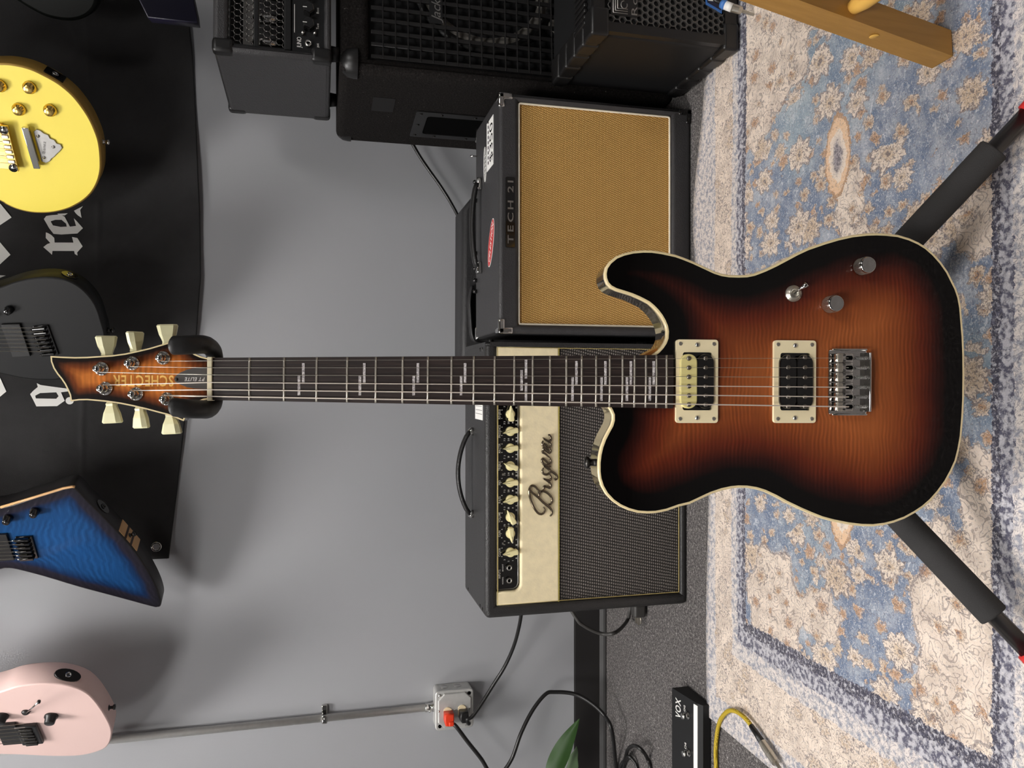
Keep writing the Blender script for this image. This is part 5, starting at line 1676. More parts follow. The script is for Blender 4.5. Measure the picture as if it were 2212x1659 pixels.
# jack plate and end button on the rim
def rim_plate(g, M, x, y, w_, h_, mat, z=-0.022, name='jack_plate', shape='rect', label=None):
    """small plate lying on the body rim nearest the pixel"""
    c = on(M, x, y, z)
    return c
def rim_frame(M, out, x, y, z):
    c = on(M, x, y, z)
    best = min(range(len(out)), key=lambda i: (out[i][0] - c.x) ** 2 + (out[i][1] - c.y) ** 2)
    a, b = out[best - 1], out[(best + 1) % len(out)]
    t = Vector((b[0] - a[0], b[1] - a[1], 0)).normalized()
    nrm = Vector((t.y, -t.x, 0))
    return frame((out[best][0], out[best][1], z), t, Vector((0, 0, 1)).cross(t).cross(t) * -1 if False else Vector((0, 0, 1)), nrm) if t.cross(Vector((0, 0, 1))).dot(nrm) > 0 else frame((out[best][0], out[best][1], z), -t, Vector((0, 0, 1)), nrm)
def jack(g, M, out, x, y, z, w_, h_, mat, oval=True, sock='chrome'):
    Mr = rim_frame(M, out, x, y, z)
    pts = [(w_ * math.cos(t) * (1 if oval else 1), h_ * math.sin(t)) for t in [2 * math.pi * k / 20 for k in range(20)]] if oval else rrect(-w_, w_, -h_, h_, 0.003, 3)
    pl_ = part('jack_plate', MB().prism(pts, -0.004, 0.0018, 0.0006, M=Mr), mat, g)
    part('socket', MB().lathe([(0.0062, 0.0015), (0.006, 0.0035), (0.0038, 0.0038), (0.0036, 0.002)], Mr, 14), MT[sock], pl_)
    return pl_
def end_button(g, M, out, x, y, z, mat):
    Mr = rim_frame(M, out, x, y, z)
    part('strap_button', MB().lathe([(0.007, 0), (0.0035, 0.002), (0.0035, 0.007), (0.0065, 0.010), (0.006, 0.013), (0, 0.014)], Mr, 14), mat, g)
jack(yel, YM, yo, 117, 160, -0.024, 0.019, 0.015, MT['black_gloss'], False)
end_button(yel, YM, yo, 224, 307, -0.026, MT['chrome'])

# matt black seven-string
KM = hang_frame(110, 735, 1.86, 34)
kpx = z2s([(0, 665), (100, 630), (200, 608), (300, 600), (400, 608), (470, 630), (540, 675), (600, 740), (640, 810), (665, 890), (685, 960), (690, 1040)], 0, 400, 3.017)
kpx += [(222, 768), (205, 790), (180, 806), (145, 818), (100, 822), (50, 818), (0, 808), (-80, 795), (-150, 805), (-220, 815), (-290, 800), (-310, 780), (-270, 770), (-240, 755), (-240, 712), (-280, 695),
        (-330, 650), (-310, 632), (-240, 640), (-150, 652), (-70, 640)]
blk, ko, kcx, khy = hung_guitar('electric_guitar', 'matt black seven-string guitar hanging behind the sunburst headstock', KM, kpx, 'black_satin', 'black_satin', (60, 735), hanger_label='black guitar hanger holding the matt black guitar')
dome_knob(blk, KM, 20, 668, MT['black_gloss'], 0.009, 0.016)
dome_knob(blk, KM, -20, 680, MT['black_gloss'], 0.009, 0.016)
bb_, Mo, L = oriented_box(blk, KM, 'bridge', (88, 702), (112, 766), 0.030, 0.0, 0.004, MT['black_gloss'])
for k in range(7):
    xx = -L / 2 + 0.006 + k * (L - 0.012) / 6
    part('saddle', MB().box(xx - 0.0034, xx + 0.0034, -0.016, 0.010, 0.004, 0.012, 0.0015, M=Mo), MT['black_gloss'], bb_)
    part('screw', MB().tube([(xx, -0.016, 0.008), (xx, -0.021, 0.008)], 0.0016, 6, M=Mo), MT['dark_steel'], bb_)
oriented_box(blk, KM, 'pickup', (24, 698), (48, 768), 0.036, 0.0, 0.006, MT['black_plastic'])
strings(blk, KM, ((90, 708), (108, 760)), 0.012, khy, kcx, 7, MT['nickel'])
jack(blk, KM, ko, 152, 594, -0.022, 0.016, 0.012, MT['black_gloss'])
end_button(blk, KM, ko, 240, 716, -0.022, MT['black_gloss'])

# blue angular guitar
UM = hang_frame(150, 1180, 1.86, 31)
upx = z2s([(0, 610), (300, 520), (560, 440), (640, 425), (690, 445), (800, 560), (950, 710), (1100, 870), (1220, 1010), (1320, 1160), (1400, 1310), (1440, 1430), (1440, 1490), (1410, 1503), (1350, 1495),
           (1000, 1400), (700, 1320), (400, 1230), (150, 1165), (60, 1155), (0, 1165)], 0, 950, 4.148)
upx += [(-70, 1250), (-180, 1300), (-330, 1330), (-340, 1315), (-200, 1225), (-190, 1150), (-230, 1110), (-200, 1090), (-100, 1105)]
blu, uo, ucx, uhy = hung_guitar('electric_guitar', 'blue flamed angular guitar with dark burst edge hanging at the end of the banner', UM, upx, 'side_dark', 'blue_burst', (30, 1180), burst=True, smooth_n=3, bev=0.003, hanger_label='black guitar hanger holding the blue guitar')
bl_ = [q_on(UM, x, y, 0.0) for x, y in z2s([(0, 610), (300, 520), (560, 440), (640, 425), (665, 428)], 0, 950, 4.148)]
part('edge_binding', MB().tube([(p.x, p.y - 0.001, -0.002) for p in bl_], 0.0028, 8), MT['maple'], blu, label='natural maple edge line')
for x, y in ((74, 1105), (16, 1120)):
    dome_knob(blu, UM, x + 2, y - 2, MT['black_gloss'], 0.0095, 0.018)
bb_, Mo, L = oriented_box(blu, UM, 'bridge', (52, 1157), (66, 1205), 0.032, 0.0, 0.004, MT['black_gloss'])
for k in range(6):
    xx = -L / 2 + 0.005 + k * (L - 0.010) / 5
    part('saddle', MB().box(xx - 0.0034, xx + 0.0034, -0.017, 0.010, 0.004, 0.012, 0.0015, M=Mo), MT['black_gloss'], bb_)
    part('screw', MB().tube([(xx, -0.017, 0.008), (xx, -0.022, 0.008)], 0.0018, 6, M=Mo), MT['chrome'], bb_)
oriented_box(blu, UM, 'pickup', (-4, 1152), (14, 1208), 0.034, 0.0, 0.006, MT['black_plastic'])
strings(blu, UM, ((50, 1168), (60, 1206)), 0.012, uhy, ucx, 6, MT['nickel'])
jack(blu, UM, uo, 235, 1090, -0.022, 0.019, 0.012, MT['black_gloss'], sock='black_gloss')
Mr = rim_frame(UM, uo, 282, 1155, -0.0225)
for k, (a_, b_, mt_) in enumerate(((-0.034, -0.014, 'maple'), (-0.014, -0.007, 'dark_wood'), (-0.007, 0.007, 'maple'), (0.007, 0.014, 'dark_wood'), (0.014, 0.034, 'maple'))):
    part('wood_stripe', MB().box(a_, b_, -0.019, 0.0185, -0.002, 0.0008, 0, M=Mr), MT[mt_], blu)
end_button(blu, UM, uo, 282, 1160, -0.022, MT['black_gloss'])

# pink guitar
PM = hang_frame(120, 1560, 1.86, 41)
ppx = z2s([(0, 610), (200, 545), (400, 510), (620, 495), (850, 505), (1050, 550), (1200, 620), (1310, 720), (1400, 840), (1480, 970), (1540, 1100), (1550, 1200), (1520, 1310), (1450, 1390), (1300, 1450),
           (1100, 1490), (850, 1500), (600, 1495), (300, 1480), (0, 1470)], 0, 1400, 6.407)
ppx += [(-80, 1622), (-150, 1628), (-230, 1640), (-300, 1632), (-320, 1600), (-290, 1575), (-290, 1550), (-330, 1525), (-310, 1500), (-230, 1510), (-130, 1522), (-60, 1510)]
pnk, po, pcx, phy = hung_guitar('electric_guitar', 'pale pink guitar with black hardware hanging over the steel conduit', PM, ppx, 'pink', 'pink', (0, 1570), thick=0.050, bev=0.003, hanger_label='black guitar hanger holding the pink guitar')
for x, y in ((107, 1548), (0, 1548)):
    q = q_on(PM, x + 4, y - 2, 0.0)
    kn = part('control_knob', MB().lathe([(0.0135, 0), (0.0135, 0.004), (0.011, 0.006), (0.010, 0.017), (0.009, 0.018), (0, 0.018)], T(q.x, q.y, 0), 24), MT['black_plastic'], pnk)
q = q_on(PM, 56, 1537, 0.0)
sw_ = part('toggle_switch', MB().lathe([(0.008, 0), (0.008, 0.003), (0.005, 0.006), (0, 0.006)], T(q.x, q.y, 0), 16), MT['black_plastic'], pnk)
tipq = q_on(PM, 84, 1516, 0.028)
part('switch_lever', MB().tube([(q.x, q.y, 0.005), (tipq.x, tipq.y, 0.028)], [0.0016, 0.0020], 8), MT['chrome'], sw_)
part('lever_tip', MB().lathe([(0, -0.004), (0.003, -0.003), (0.0036, 0), (0.003, 0.003), (0, 0.004)], T(tipq.x, tipq.y, 0.028), 10), MT['black_plastic'], sw_)
bb_, Mo, L = oriented_box(pnk, PM, 'bridge', (56, 1562), (74, 1600), 0.042, 0.0, 0.010, MT['black_plastic'], 0.003)
for k in range(6):
    xx = -L / 2 + 0.008 + k * (L - 0.016) / 5
    part('saddle', MB().box(xx - 0.004, xx + 0.004, -0.012, 0.012, 0.010, 0.014, 0.0015, M=Mo), MT['dark_steel'], bb_)
oriented_box(pnk, PM, 'pickup', (12, 1560), (30, 1602), 0.038, 0.0, 0.007, MT['black_plastic'])
strings(pnk, PM, ((52, 1564), (62, 1602)), 0.014, phy, pcx, 6, MT['nickel'])
jack(pnk, PM, po, 141, 1460, -0.022, 0.026, 0.0135, MT['black_plastic'])
end_button(pnk, PM, po, 240, 1529, -0.024, MT['black_gloss'])

# dark olive and navy guitars at the end of the row, only their lower edges in view
OM = hang_frame(60, -60, 1.84, 32)
opx = [(20, -6), (60, 17), (100, 37), (140, 45), (170, 43), (195, 30), (210, 5), (212, -40), (195, -110), (150, -160), (80, -190), (0, -195), (-80, -175), (-160, -180), (-240, -195), (-300, -150), (-300, -90), (-240, -40), (-150, -48), (-60, -35)]
olv, oo, ocx, ohy = hung_guitar('electric_guitar', 'dark olive round-bodied guitar hanging beside the yellow one', OM, opx, 'olive_gloss', 'olive_gloss', (0, -105), bev=0.007, hanger_label='black guitar hanger holding the dark olive guitar')
NM = hang_frame(400, 10, 1.70, 12)
npx = [(296, -8), (319, 38), (426, 50), (424, 30), (405, -60), (390, -200), (330, -380), (290, -400), (200, -290), (120, -300), (20, -320), (-10, -250), (60, -190), (180, -130), (250, -90)]
nav, no_, ncx, nhy = hung_guitar('electric_guitar', 'glossy navy angular guitar hanging above the valve head', NM, npx, 'navy_side', 'navy_gloss', (150, -240), smooth_n=0, bev=0.002, neck_len=0.55, hanger_label='black guitar hanger holding the navy guitar')

# ------------------------------------------------------------------ conduit, outlet box, plugs, cables
CY = WALL_Y - 0.016
c1, c2 = at_y(930, 1526, CY), at_y(240, 1600, CY)
cxm = (c1.x + c2.x) / 2
cond = thing('conduit', 'straight galvanised steel conduit running down the wall to the outlet box', 'conduit', T(cxm, CY, c1.z))
part('pipe', MB().tube([(0, 0, -0.002), (0, 0, CEIL_Z - c1.z)], 0.0092, 16), MT['galvanised'], cond)
st = at_y(701, 1552, CY)
sp_ = part('strap_clamp', MB().box(-0.0115, 0.0115, -0.0115, 0.014, st.z - c1.z - 0.007, st.z - c1.z + 0.007, 0.003), MT['chrome'], cond, label='bright one-hole strap')
part('strap_ear', MB().box(0.008, 0.030, 0.006, 0.0155, st.z - c1.z - 0.007, st.z - c1.z + 0.007, 0.002), MT['chrome'], sp_)
part('strap_screw', MB().tube([(0.004, -0.016, st.z - c1.z), (0.004, -0.006, st.z - c1.z)], 0.003, 8), MT['chrome'], sp_)
part('connector', MB().lathe([(0.0125, -0.004), (0.0125, 0.004), (0.011, 0.005), (0.011, 0.018), (0.012, 0.019), (0.012, 0.022)], T(0, 0, -0.008), 16), MT['chrome'], cond)
part('connector_screw', MB().tube([(-0.003, -0.010, 0.004), (-0.003, -0.018, 0.004)], 0.0035, 8), MT['chrome'], cond)

bz0 = at_y(1022, 1530, WALL_Y - 0.05).z; bz1 = at_y(941, 1530, WALL_Y - 0.05).z
bxc = cxm + 0.002
bs = 0.051
OBM = T(bxc, WALL_Y - 0.053, (bz0 + bz1) / 2) @ FRONT
ob = thing('outlet_box', 'square galvanised steel outlet box with two sockets on the wall', 'outlet box', OBM)
hb2 = (bz1 - bz0) / 2
part('box', MB().prism(rrect(-bs, bs, -hb2, hb2, 0.009, 4), -0.0515, -0.006), MT['galvanised'], ob)
cov = part('cover', MB().prism(rrect(-bs - 0.001, bs + 0.001, -hb2 - 0.001, hb2 + 0.001, 0.010, 4), -0.008, -0.002, 0.003, 3, sm=True), MT['galvanised'], ob, label='raised steel cover')
part('raised_plate', MB().prism([(-bs + .006, hb2 - .022), (-bs + .006, -hb2 + .022), (-bs + .022, -hb2 + .006), (bs - .022, -hb2 + .006), (bs - .006, -hb2 + .022), (bs - .006, hb2 - .022), (bs - .022, hb2 - .006), (-bs + .022, hb2 - .006)], -0.004, 0.003, 0.003, 3), MT['galvanised'], cov)
for sx_, sy_, mt_ in ((1, 1, 'chrome'), (-1, 1, 'hole'), (1, -1, 'hole'), (-1, -1, 'chrome')):
    part('cover_screw', MB().lathe([(0.0048, -0.002), (0.004, 0.0005), (0, 0.0012)], T(sx_ * (bs - .011), sy_ * (hb2 - .011), 0), 12), MT[mt_], cov)
part('knockout', MB().lathe([(0.011, 0), (0.010, 0.001), (0, 0.001)], frame((bs, 0.024, -0.03), (0, 0, 1), (0, 1, 0), (1, 0, 0)), 16), MT['chrome'], ob)
part('knockout', MB().lathe([(0.011, 0), (0.010, 0.001), (0, 0.001)], frame((bs, -0.012, -0.03), (0, 0, 1), (0, 1, 0), (1, 0, 0)), 16), MT['chrome'], ob)
def bpx(x, y, h=0.0): return on(OBM, x, y, h)
for (x, y) in ((967, 1541), (998, 1536)):
    q = bpx(x, y, 0.003)
    fo = part('socket', MB().prism([(q.x + 0.0165 * math.cos(t), q.y + 0.0135 * max(-0.8, min(0.8, math.sin(t)))) for t in [2 * math.pi * k / 28 for k in range(28)]], 0.002, 0.0055, 0.0008), MT['ivory'], ob, label='ivory socket face')
for (x, y) in ((948, 1537), (983, 1534), (1015, 1531)):
    q = bpx(x, y, 0.003)
    part('cover_screw', MB().lathe([(0.0028, 0.003), (0.002, 0.0042), (0, 0.0045)], T(q.x, q.y, 0), 10), MT['chrome'], cov)
# plugs
def wpt(x, y, Y): return at_y(x, y, Y)
PY = WALL_Y - 0.053 - 0.006
q = bpx(968, 1545, 0.006)
PO = OBM @ T(q.x - 0.001, q.y, 0.006)
plug = thing('power_cable', 'black power cable with an orange plug in the outlet box, looping down to the floor', 'cable', PO)
pg = part('plug', MB().prism([(0.013, 0.012), (0.013, -0.012), (-0.004, -0.013), (-0.016, -0.010), (-0.020, -0.002), (-0.018, 0.010), (-0.006, 0.013)], 0.0, 0.024, 0.004, 3, sm=True), MT['orange_plug'], plug, label='orange moulded plug')
part('plug_ridge', MB().box(-0.018, -0.006, -0.012, 0.002, 0.02, 0.028, 0.003), MT['orange_plug'], pg)
PIi = PO.inverted()
path = [PO @ Vector((-0.017, -0.008, 0.014)), wpt(985, 1569, 1.965), wpt(1010, 1602, 1.96), wpt(1040, 1640, 1.955), wpt(1058, 1668, 1.95), wpt(1080, 1672, 1.94), wpt(1105, 1640, 1.94), wpt(1125, 1585, 1.945),
        wpt(1150, 1535, 1.96), wpt(1178, 1500, 1.97), wpt(1198, 1495, 1.97), wpt(1240, 1499, 1.955), wpt(1275, 1517, 1.93), wpt(1305, 1545, 1.90), wpt(1322, 1580, 1.87), at_z(1331, 1659, 0.006), at_z(1336, 1700, 0.006)]
part('cord', MB().tube([PIi @ p for p in smooth_path(path, 8)], 0.0052, 10), MT['cable_black'], plug)
q = bpx(1000, 1541, 0.006)
PB = OBM @ T(q.x, q.y, 0.006)
plug2 = thing('power_cable', 'black power cable with black plug, rising from outlet box behind the cream-panelled amplifier', 'cable', PB)
part('plug', MB().prism([(0.012, 0.010), (0.012, -0.010), (-0.008, -0.012), (-0.016, -0.006), (-0.016, 0.006), (-0.008, 0.012)], 0.0, 0.026, 0.004, 3, sm=True), MT['black_plastic'], plug2)
PBi = PB.inverted()
path = [PB @ Vector((-0.012, -0.006, 0.02)), PB @ Vector((-0.020, -0.012, 0.02)), wpt(1009, 1554, 1.965), wpt(1020, 1548, 1.965), wpt(1040, 1520, 1.97), wpt(1065, 1480, 1.97), wpt(1090, 1440, 1.96), wpt(1110, 1395, 1.93), wpt(1122, 1350, 1.88), wpt(1128, 1310, 1.84), wpt(1135, 1260, 1.80)]
part('cord', MB().tube([PBi @ p for p in smooth_path(path, 8)], 0.0048, 10), MT['cable_black'], plug2)
# loose mains lead by the cream-panelled amplifier
p0 = wpt(1225, 1310, 1.74)
lead = thing('power_cable', 'grey-black mains lead with a loose plug lying on the carpet beside the cream-panelled amplifier', 'cable', T(-0.50, 1.72, 0))
path = [Vector((-0.44, 1.79, 0.25)), wpt(1240, 1328, 1.76), wpt(1262, 1352, 1.755), wpt(1300, 1369, 1.75), wpt(1330, 1366, 1.73), at_z(1354, 1342, 0.02), at_z(1361, 1318, 0.012), at_z(1364, 1295, 0.01)]
LI = T(0.50, -1.72, 0)
part('cord', MB().tube([LI @ p for p in smooth_path(path, 8)], 0.0045, 10), MT['grey_plug'], lead)
pp = at_z(1378, 1318, 0.022)
pl3 = part('plug', MB().box(pp.x - 0.016, pp.x + 0.016, pp.y - 0.014, pp.y + 0.014, 0.006, 0.036, 0.006, 3, M=LI), MT['grey_plug'], lead)
for dy in (-0.007, 0.006):
    part('prong', MB().box(pp.x - 0.034, pp.x - 0.014, pp.y + dy - 0.0008, pp.y + dy + 0.0008, 0.020, 0.026, M=LI), MT['nickel'], pl3)
part('prong', MB().tube([(pp.x - 0.034, pp.y, 0.014), (pp.x - 0.014, pp.y, 0.014)], 0.0022, 8, M=LI), MT['nickel'], pl3)
# cable hanging from the bass cabinet to the floor behind the case
cpath = [wpt(885, 300, 2.0), wpt(905, 335, 2.01), wpt(925, 365, 2.015), wpt(950, 400, 2.015), wpt(975, 440, 2.015), wpt(998, 485, 2.01), wpt(1020, 540, 2.0), wpt(1060, 620, 2.0), wpt(1120, 660, 2.0), wpt(1290, 700, 2.0)]
tag(part('speaker_cable', MB().tube(smooth_path(cpath, 6), 0.0045, 8), MT['cable_black']), 'thin black cable drooping across the wall from the carpeted cabinet to the padded case', 'cable')
# coiled black cable by the baseboard
cpath = [at_z(1341, 1700, 0.006), at_z(1340, 1659, 0.006), at_z(1350, 1640, 0.008), at_z(1357, 1618, 0.03), at_z(1372, 1611, 0.04), at_z(1388, 1622, 0.03), at_z(1399, 1640, 0.008), at_z(1405, 1665, 0.006), at_z(1400, 1720, 0.006)]
tag(part('coiled_cable', MB().tube(smooth_path(cpath, 8), 0.0045, 10), MT['cable_black']), 'large loop of black cable arching off the carpet by the baseboard', 'cable')
cpath = [at_z(1344, 1720, 0.006), at_z(1347, 1660, 0.006), at_z(1352, 1642, 0.010), at_z(1358, 1634, 0.018), at_z(1366, 1640, 0.012), at_z(1376, 1659, 0.006), at_z(1385, 1720, 0.006)]
tag(part('coiled_cable', MB().tube(smooth_path(cpath, 8), 0.0042, 10), MT['cable_black']), 'small inner loop of black cable inside the larger loop by the baseboard', 'cable')

# ------------------------------------------------------------------ foot switch and yellow cable
vb, vf = at_z(1488, 1486), at_z(1537, 1516)
VM = T(vb.x + 0.004, (vb.y + vf.y) / 2, 0)
vox = thing('foot_switch', 'black two-button footswitch pedal with a white strip on the carpet', 'pedal', VM)
yb_, yf_ = vb.y - VM.translation.y, vf.y - VM.translation.y
zb_, zf_ = 0.040, 0.022
XW = -0.23
def wedge(x0, x1, b=0.0):
    pr = [(yb_, 0.003), (yb_, zb_), (yf_ + 0.012, zf_ + 0.004), (yf_, zf_ - 0.003), (yf_, 0.003)]
    n_ = len(pr)
    vs = [(x, p[0], p[1]) for x in (x0, x1) for p in pr]
    return MB().add(vs, [(k, (k + 1) % n_, n_ + (k + 1) % n_, n_ + k) for k in range(n_)] + [tuple(range(n_)), tuple(range(2 * n_ - 1, n_ - 1, -1))])
part('housing', wedge(XW, 0.0), MT['black_satin'], vox)
for fx_ in (XW + 0.02, -0.02):
    for fy_ in (yb_ - 0.012, yf_ + 0.012):
        part('rubber_foot', MB().lathe([(0.007, 0), (0.008, 0.004)], T(fx_, fy_, 0), 12), MT['rubber'], vox)
sl_ = Vector((0, (yf_ + 0.012) - yb_, (zf_ + 0.004) - zb_)).normalized()
TOPM = frame((0, yb_, zb_), (1, 0, 0), -sl_, Vector((1, 0, 0)).cross(-sl_))      # x right, y up-slope, z out of the top
VT = VM @ TOPM
def vp_(x, y, h=0.0): return on(VT, x, y, h)
a, b = vp_(1467, 1552), vp_(1467, 1510)
part('lettering', lettering(MB(), 'VOX', TOPM @ T((a.x + b.x) / 2, a.y + 0.003, 0.0005), 0.018, abs(a.x - b.x) * 1.0, 1, 0.06), MT['white_print'], vox)
a = vp_(1503, 1600)
part('white_strip', MB().box(XW + 0.01, vp_(1499, 1520).x, a.y - 0.0065, a.y + 0.0065, 0.0, 0.0008, M=TOPM), MT['white'], vox, label='white paper strip')
for (x, y), s_ in (((1486, 1545), 'CH2'), ((1488, 1626), 'CH1')):
    q = vp_(x, y)
    sw_ = part('stomp_button', MB().lathe([(0.0085, 0), (0.0085, 0.003), (0.006, 0.004), (0.006, 0.012), (0.0068, 0.0125), (0.006, 0.015), (0, 0.0155)], TOPM @ T(q.x, q.y, 0), 20), MT['chrome'], vox)
    w_ = vp_(x - 7, y - 15)
    part('lettering', lettering(MB(), s_, TOPM @ T(w_.x, w_.y, 0.0005), 0.0055, 0.013, 1), MT['white_print'], vox)

ycab = thing('instrument_cable', 'yellow braided instrument cable with a chrome jack plug resting on the rug edge', 'cable', T(-0.7, 1.3, 0))
YI = T(0.7, -1.3, 0)
sP = [at_z(1548, 1700, 0.006), at_z(1547, 1659, 0.006), at_z(1546, 1620, 0.006), at_z(1549, 1585, 0.007), at_z(1556, 1556, 0.010), at_z(1570, 1538, 0.014), at_z(1584, 1535, 0.016), at_z(1600, 1543, 0.017), at_z(1614, 1556, 0.017), at_z(1625, 1571, 0.016)]
part('braided_cord', MB().tube([YI @ p for p in smooth_path(sP, 8)], 0.0042, 10), MT['yellow_braid'], ycab)
b0, b1, b2, b3 = at_z(1625, 1571, 0.018), at_z(1647, 1604, 0.018), at_z(1676, 1647, 0.018), at_z(1700, 1682, 0.018)
part('strain_relief', MB().tube([YI @ b0.lerp(b1, -0.1), YI @ b1], [0.0050, 0.0062], 14), MT['black_plastic'], ycab)
jk = part('jack_plug', MB().tube([YI @ b1, YI @ b1.lerp(b2, 0.15), YI @ b1.lerp(b2, 0.16), YI @ b1.lerp(b2, 0.5), YI @ b1.lerp(b2, 0.51), YI @ b1.lerp(b2, 0.6), YI @ b1.lerp(b2, 0.61), YI @ b2],
                                 [0.0070, 0.0070, 0.0076, 0.0076, 0.0083, 0.0083, 0.0076, 0.0076], 16, sm=False), MT['nickel'], ycab)
part('plug_tip', MB().tube([YI @ b2, YI @ b3, YI @ b2.lerp(b3, 1.1)], [0.0032, 0.0032, 0.001], 12), MT['nickel'], jk)

# plug lying against the practice amplifier
a0, a1, a2, a3 = at_y(1560, 8, 1.285), at_y(1574, 15, 1.275), at_y(1595, 21, 1.27), at_y(1628, 32, 1.265)
pt = thing('instrument_cable', 'black instrument cable with blue-ringed chrome jack plug hanging in front of the practice amplifier', 'cable', T(a1.x, a1.y, 0))
PI_ = T(-a1.x, -a1.y, 0)
part('cord', MB().tube([PI_ @ p for p in smooth_path([Vector((a0.x + 0.16, a0.y, 0.004 + RB)), at_y(1545, -20, 1.29), a0], 8)], 0.004, 10), MT['cable_black'], pt)
part('collar', MB().tube([PI_ @ a0, PI_ @ a0.lerp(a1, 0.5)], 0.0085, 14), MT['blue_plastic'], pt, label='blue collar')
part('sleeve', MB().tube([PI_ @ a0.lerp(a1, 0.5), PI_ @ a1.lerp(a2, 0.35)], 0.0078, 14), MT['white'], pt, label='white sleeve')
part('jack_plug', MB().tube([PI_ @ a1.lerp(a2, 0.35), PI_ @ a2, PI_ @ a2.lerp(a3, 0.2), PI_ @ a2.lerp(a3, 0.25), PI_ @ a3], [0.0075, 0.0075, 0.0065, 0.0032, 0.0026], 14, sm=False), MT['nickel'], pt)

# ------------------------------------------------------------------ wooden stool, one leg in view
SM_ = T(0.615, 0.636, 0)
stool = thing('wooden_stool', 'honey-coloured wooden stool with square splayed legs and round rungs on the rug', 'stool', SM_)
SI = SM_.inverted()
f0 = Vector((0.428, 0.8215, 0.0085))
d = Vector((0.164, -0.05, 1.0))
def leg(f, dd, ztop=0.43, w2=0.0168, rot=4):
    c, s = math.cos(math.radians(rot)), math.sin(math.radians(rot))
    t = f + dd * (ztop - f.z)
    cs = [(-w2, -w2), (w2, -w2), (w2, w2), (-w2, w2)]
    vs = [(p.x + a * c - b * s, p.y + a * s + b * c, p.z) for p in (f, t) for a, b in cs]
    return MB().add(vs, [(0, 1, 5, 4), (1, 2, 6, 5), (2, 3, 7, 6), (3, 0, 4, 7), (3, 2, 1, 0), (4, 5, 6, 7)], False, SI)
feet = [(f0, d)]
cxs, cys = 0.615, 0.636
for mx_, my_ in ((1, 0), (0, 1), (1, 1)):
    ff = f0.copy(); dd = d.copy()
    if mx_: ff.x = 2 * cxs - ff.x; dd.x = -dd.x
    if my_: ff.y = 2 * cys - ff.y; dd.y = -dd.y
    feet.append((ff, dd))
for i, (ff, dd) in enumerate(feet):
    lgo = part('leg', leg(ff, dd), MT['ochre_wood'], stool)
    if i == 0:
        hc = ff + dd * 0.108
        part('dowel_hole', MB().lathe([(0.0062, 0.0), (0.0058, 0.0006), (0, 0.0004)], SI @ frame((hc.x - 0.0168, hc.y - 0.004, hc.z), (0, -1, 0), (0, 0, 1), (-1, 0, 0)), 16), MT['pale_wood'], lgo, label='pale round dowel end')
def rung(i, j, z):
    a = feet[i][0] + feet[i][1] * z; b = feet[j][0] + feet[j][1] * z
    m_ = a.lerp(b, 0.1); n_ = a.lerp(b, 0.9)
    part('rung', MB().tube([SI @ p for p in (a, m_, n_, b)], [0.006, 0.0115, 0.0115, 0.006], 14), MT['pale_wood'], stool, label='pale round rung')
rung(0, 2, 0.150); rung(1, 3, 0.150); rung(0, 1, 0.30); rung(2, 3, 0.30)
part('seat', MB().box(cxs - 0.13, cxs + 0.13, cys - 0.19, cys + 0.19, 0.43, 0.462, 0.012, 3, M=SI), MT['ochre_wood'], stool)

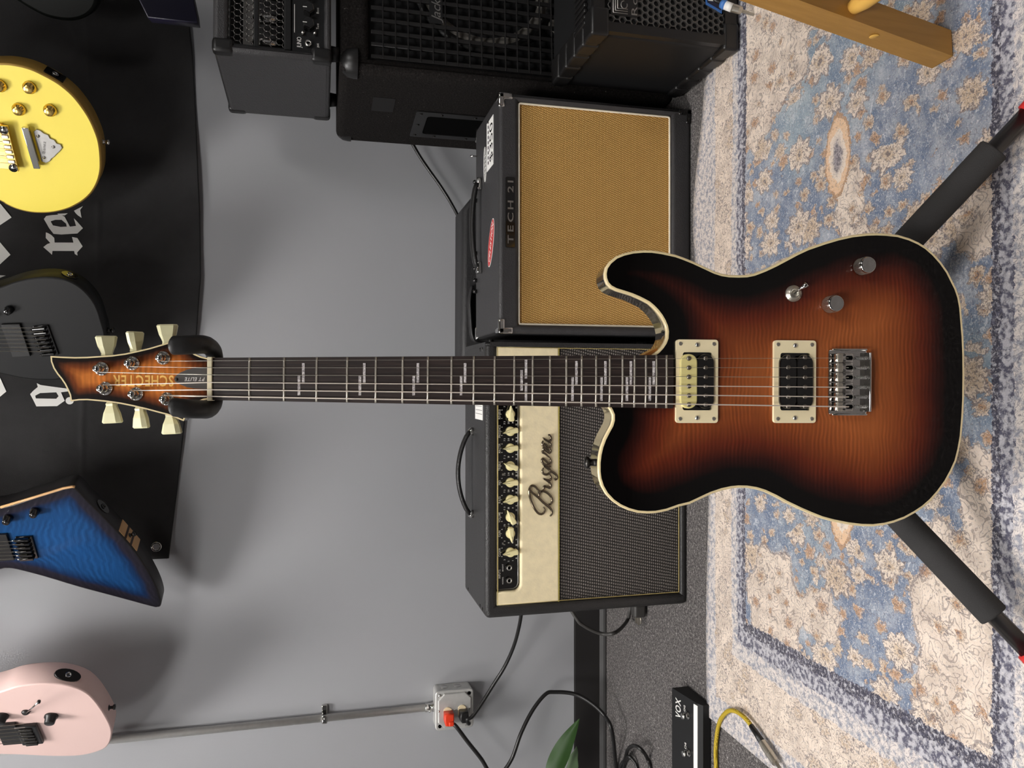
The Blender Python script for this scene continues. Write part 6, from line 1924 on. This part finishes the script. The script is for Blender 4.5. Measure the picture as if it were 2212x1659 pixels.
# ------------------------------------------------------------------ leafy plant beside the outlet
plant = thing('potted_plant', 'leafy green plant by the wall, one curled leaf reaching past the baseboard', 'plant', T(-1.26, 1.78, 0))
PLI = T(1.26, -1.78, 0)
part('pot', MB().lathe([(0.075, 0.001), (0.10, 0.17), (0.108, 0.172), (0.108, 0.19), (0.098, 0.19), (0.094, 0.16), (0, 0.155)], None, 28), MT['grey_plug'], plant)
def leaf(base, tip, width, droop, mat, twist=0.0):
    base, tip = Vector(base), Vector(tip)
    ax = tip - base
    sd = ax.cross(Vector((0, 0, 1)))
    sd = (sd.normalized() if sd.length > 1e-6 else Vector((1, 0, 0)))
    sd = Matrix.Rotation(twist, 4, ax.normalized()) @ sd
    nrm = ax.normalized().cross(sd)
    vs, fs = [], []
    N = 14
    for i in range(N + 1):
        t = i / N
        w_ = width * (math.sin(math.pi * min(1, t * 0.97 + 0.03)) ** 0.8) * (1 - 0.35 * t)
        c = base + ax * t + Vector((0, 0, -droop * (t * t - t)))
        for k, s in enumerate((-1, -0.5, 0, 0.5, 1)):
            vs.append(c + sd * (w_ * s) + nrm * (0.25 * w_ * abs(s) + 0.05 * width * math.sin(t * 16) * abs(s)))
    for i in range(N):
        for k in range(4):
            a = i * 5 + k
            fs.append((a, a + 1, a + 6, a + 5))
    n0 = len(vs)
    vs += [v - nrm * 0.0012 for v in vs]
    fs += [tuple(n0 + i for i in reversed(f)) for f in fs]
    return MB().add(vs, fs, True, PLI)
lb = at_y(1180, 1705, 1.90); lt = at_y(1252, 1552, 1.93)
part('leaf', leaf(lb, lt, 0.029, 0.03, MT['leaf'], 1.1), MT['leaf'], plant, label='broad dark green leaf')
lb2 = at_y(1228, 1690, 1.93); lt2 = at_y(1246, 1612, 1.96)
part('leaf', leaf(lb2, lt2, 0.030, 0.02, MT['leaf_pale'], 0.3), MT['leaf_pale'], plant, label='pale grey-green leaf')
crown = Vector((-1.26, 1.78, 0.17))
for b_ in (lb, lb2):
    part('stem', MB().tube([PLI @ p for p in smooth_path([crown, (crown + b_) / 2 + Vector((0, 0, 0.06)), b_ + (lt - lb) * 0.02], 6)], 0.003, 6), MT['leaf'], plant)
for k in range(9):
    a = 2 * math.pi * k / 9 + 0.3
    if -0.9 < math.atan2(math.sin(a), math.cos(a)) < 1.2: continue
    mid = crown + Vector((math.cos(a) * 0.05, math.sin(a) * 0.04, 0.14 + 0.03 * (k % 3)))
    tip = crown + Vector((math.cos(a) * 0.20, math.sin(a) * 0.13, 0.20 + 0.06 * (k % 3)))
    part('stem', MB().tube([PLI @ crown, PLI @ mid], 0.003, 6), MT['leaf'], plant)
    part('leaf', leaf(mid, tip, 0.035, 0.05, MT['leaf']), MT['leaf'], plant)
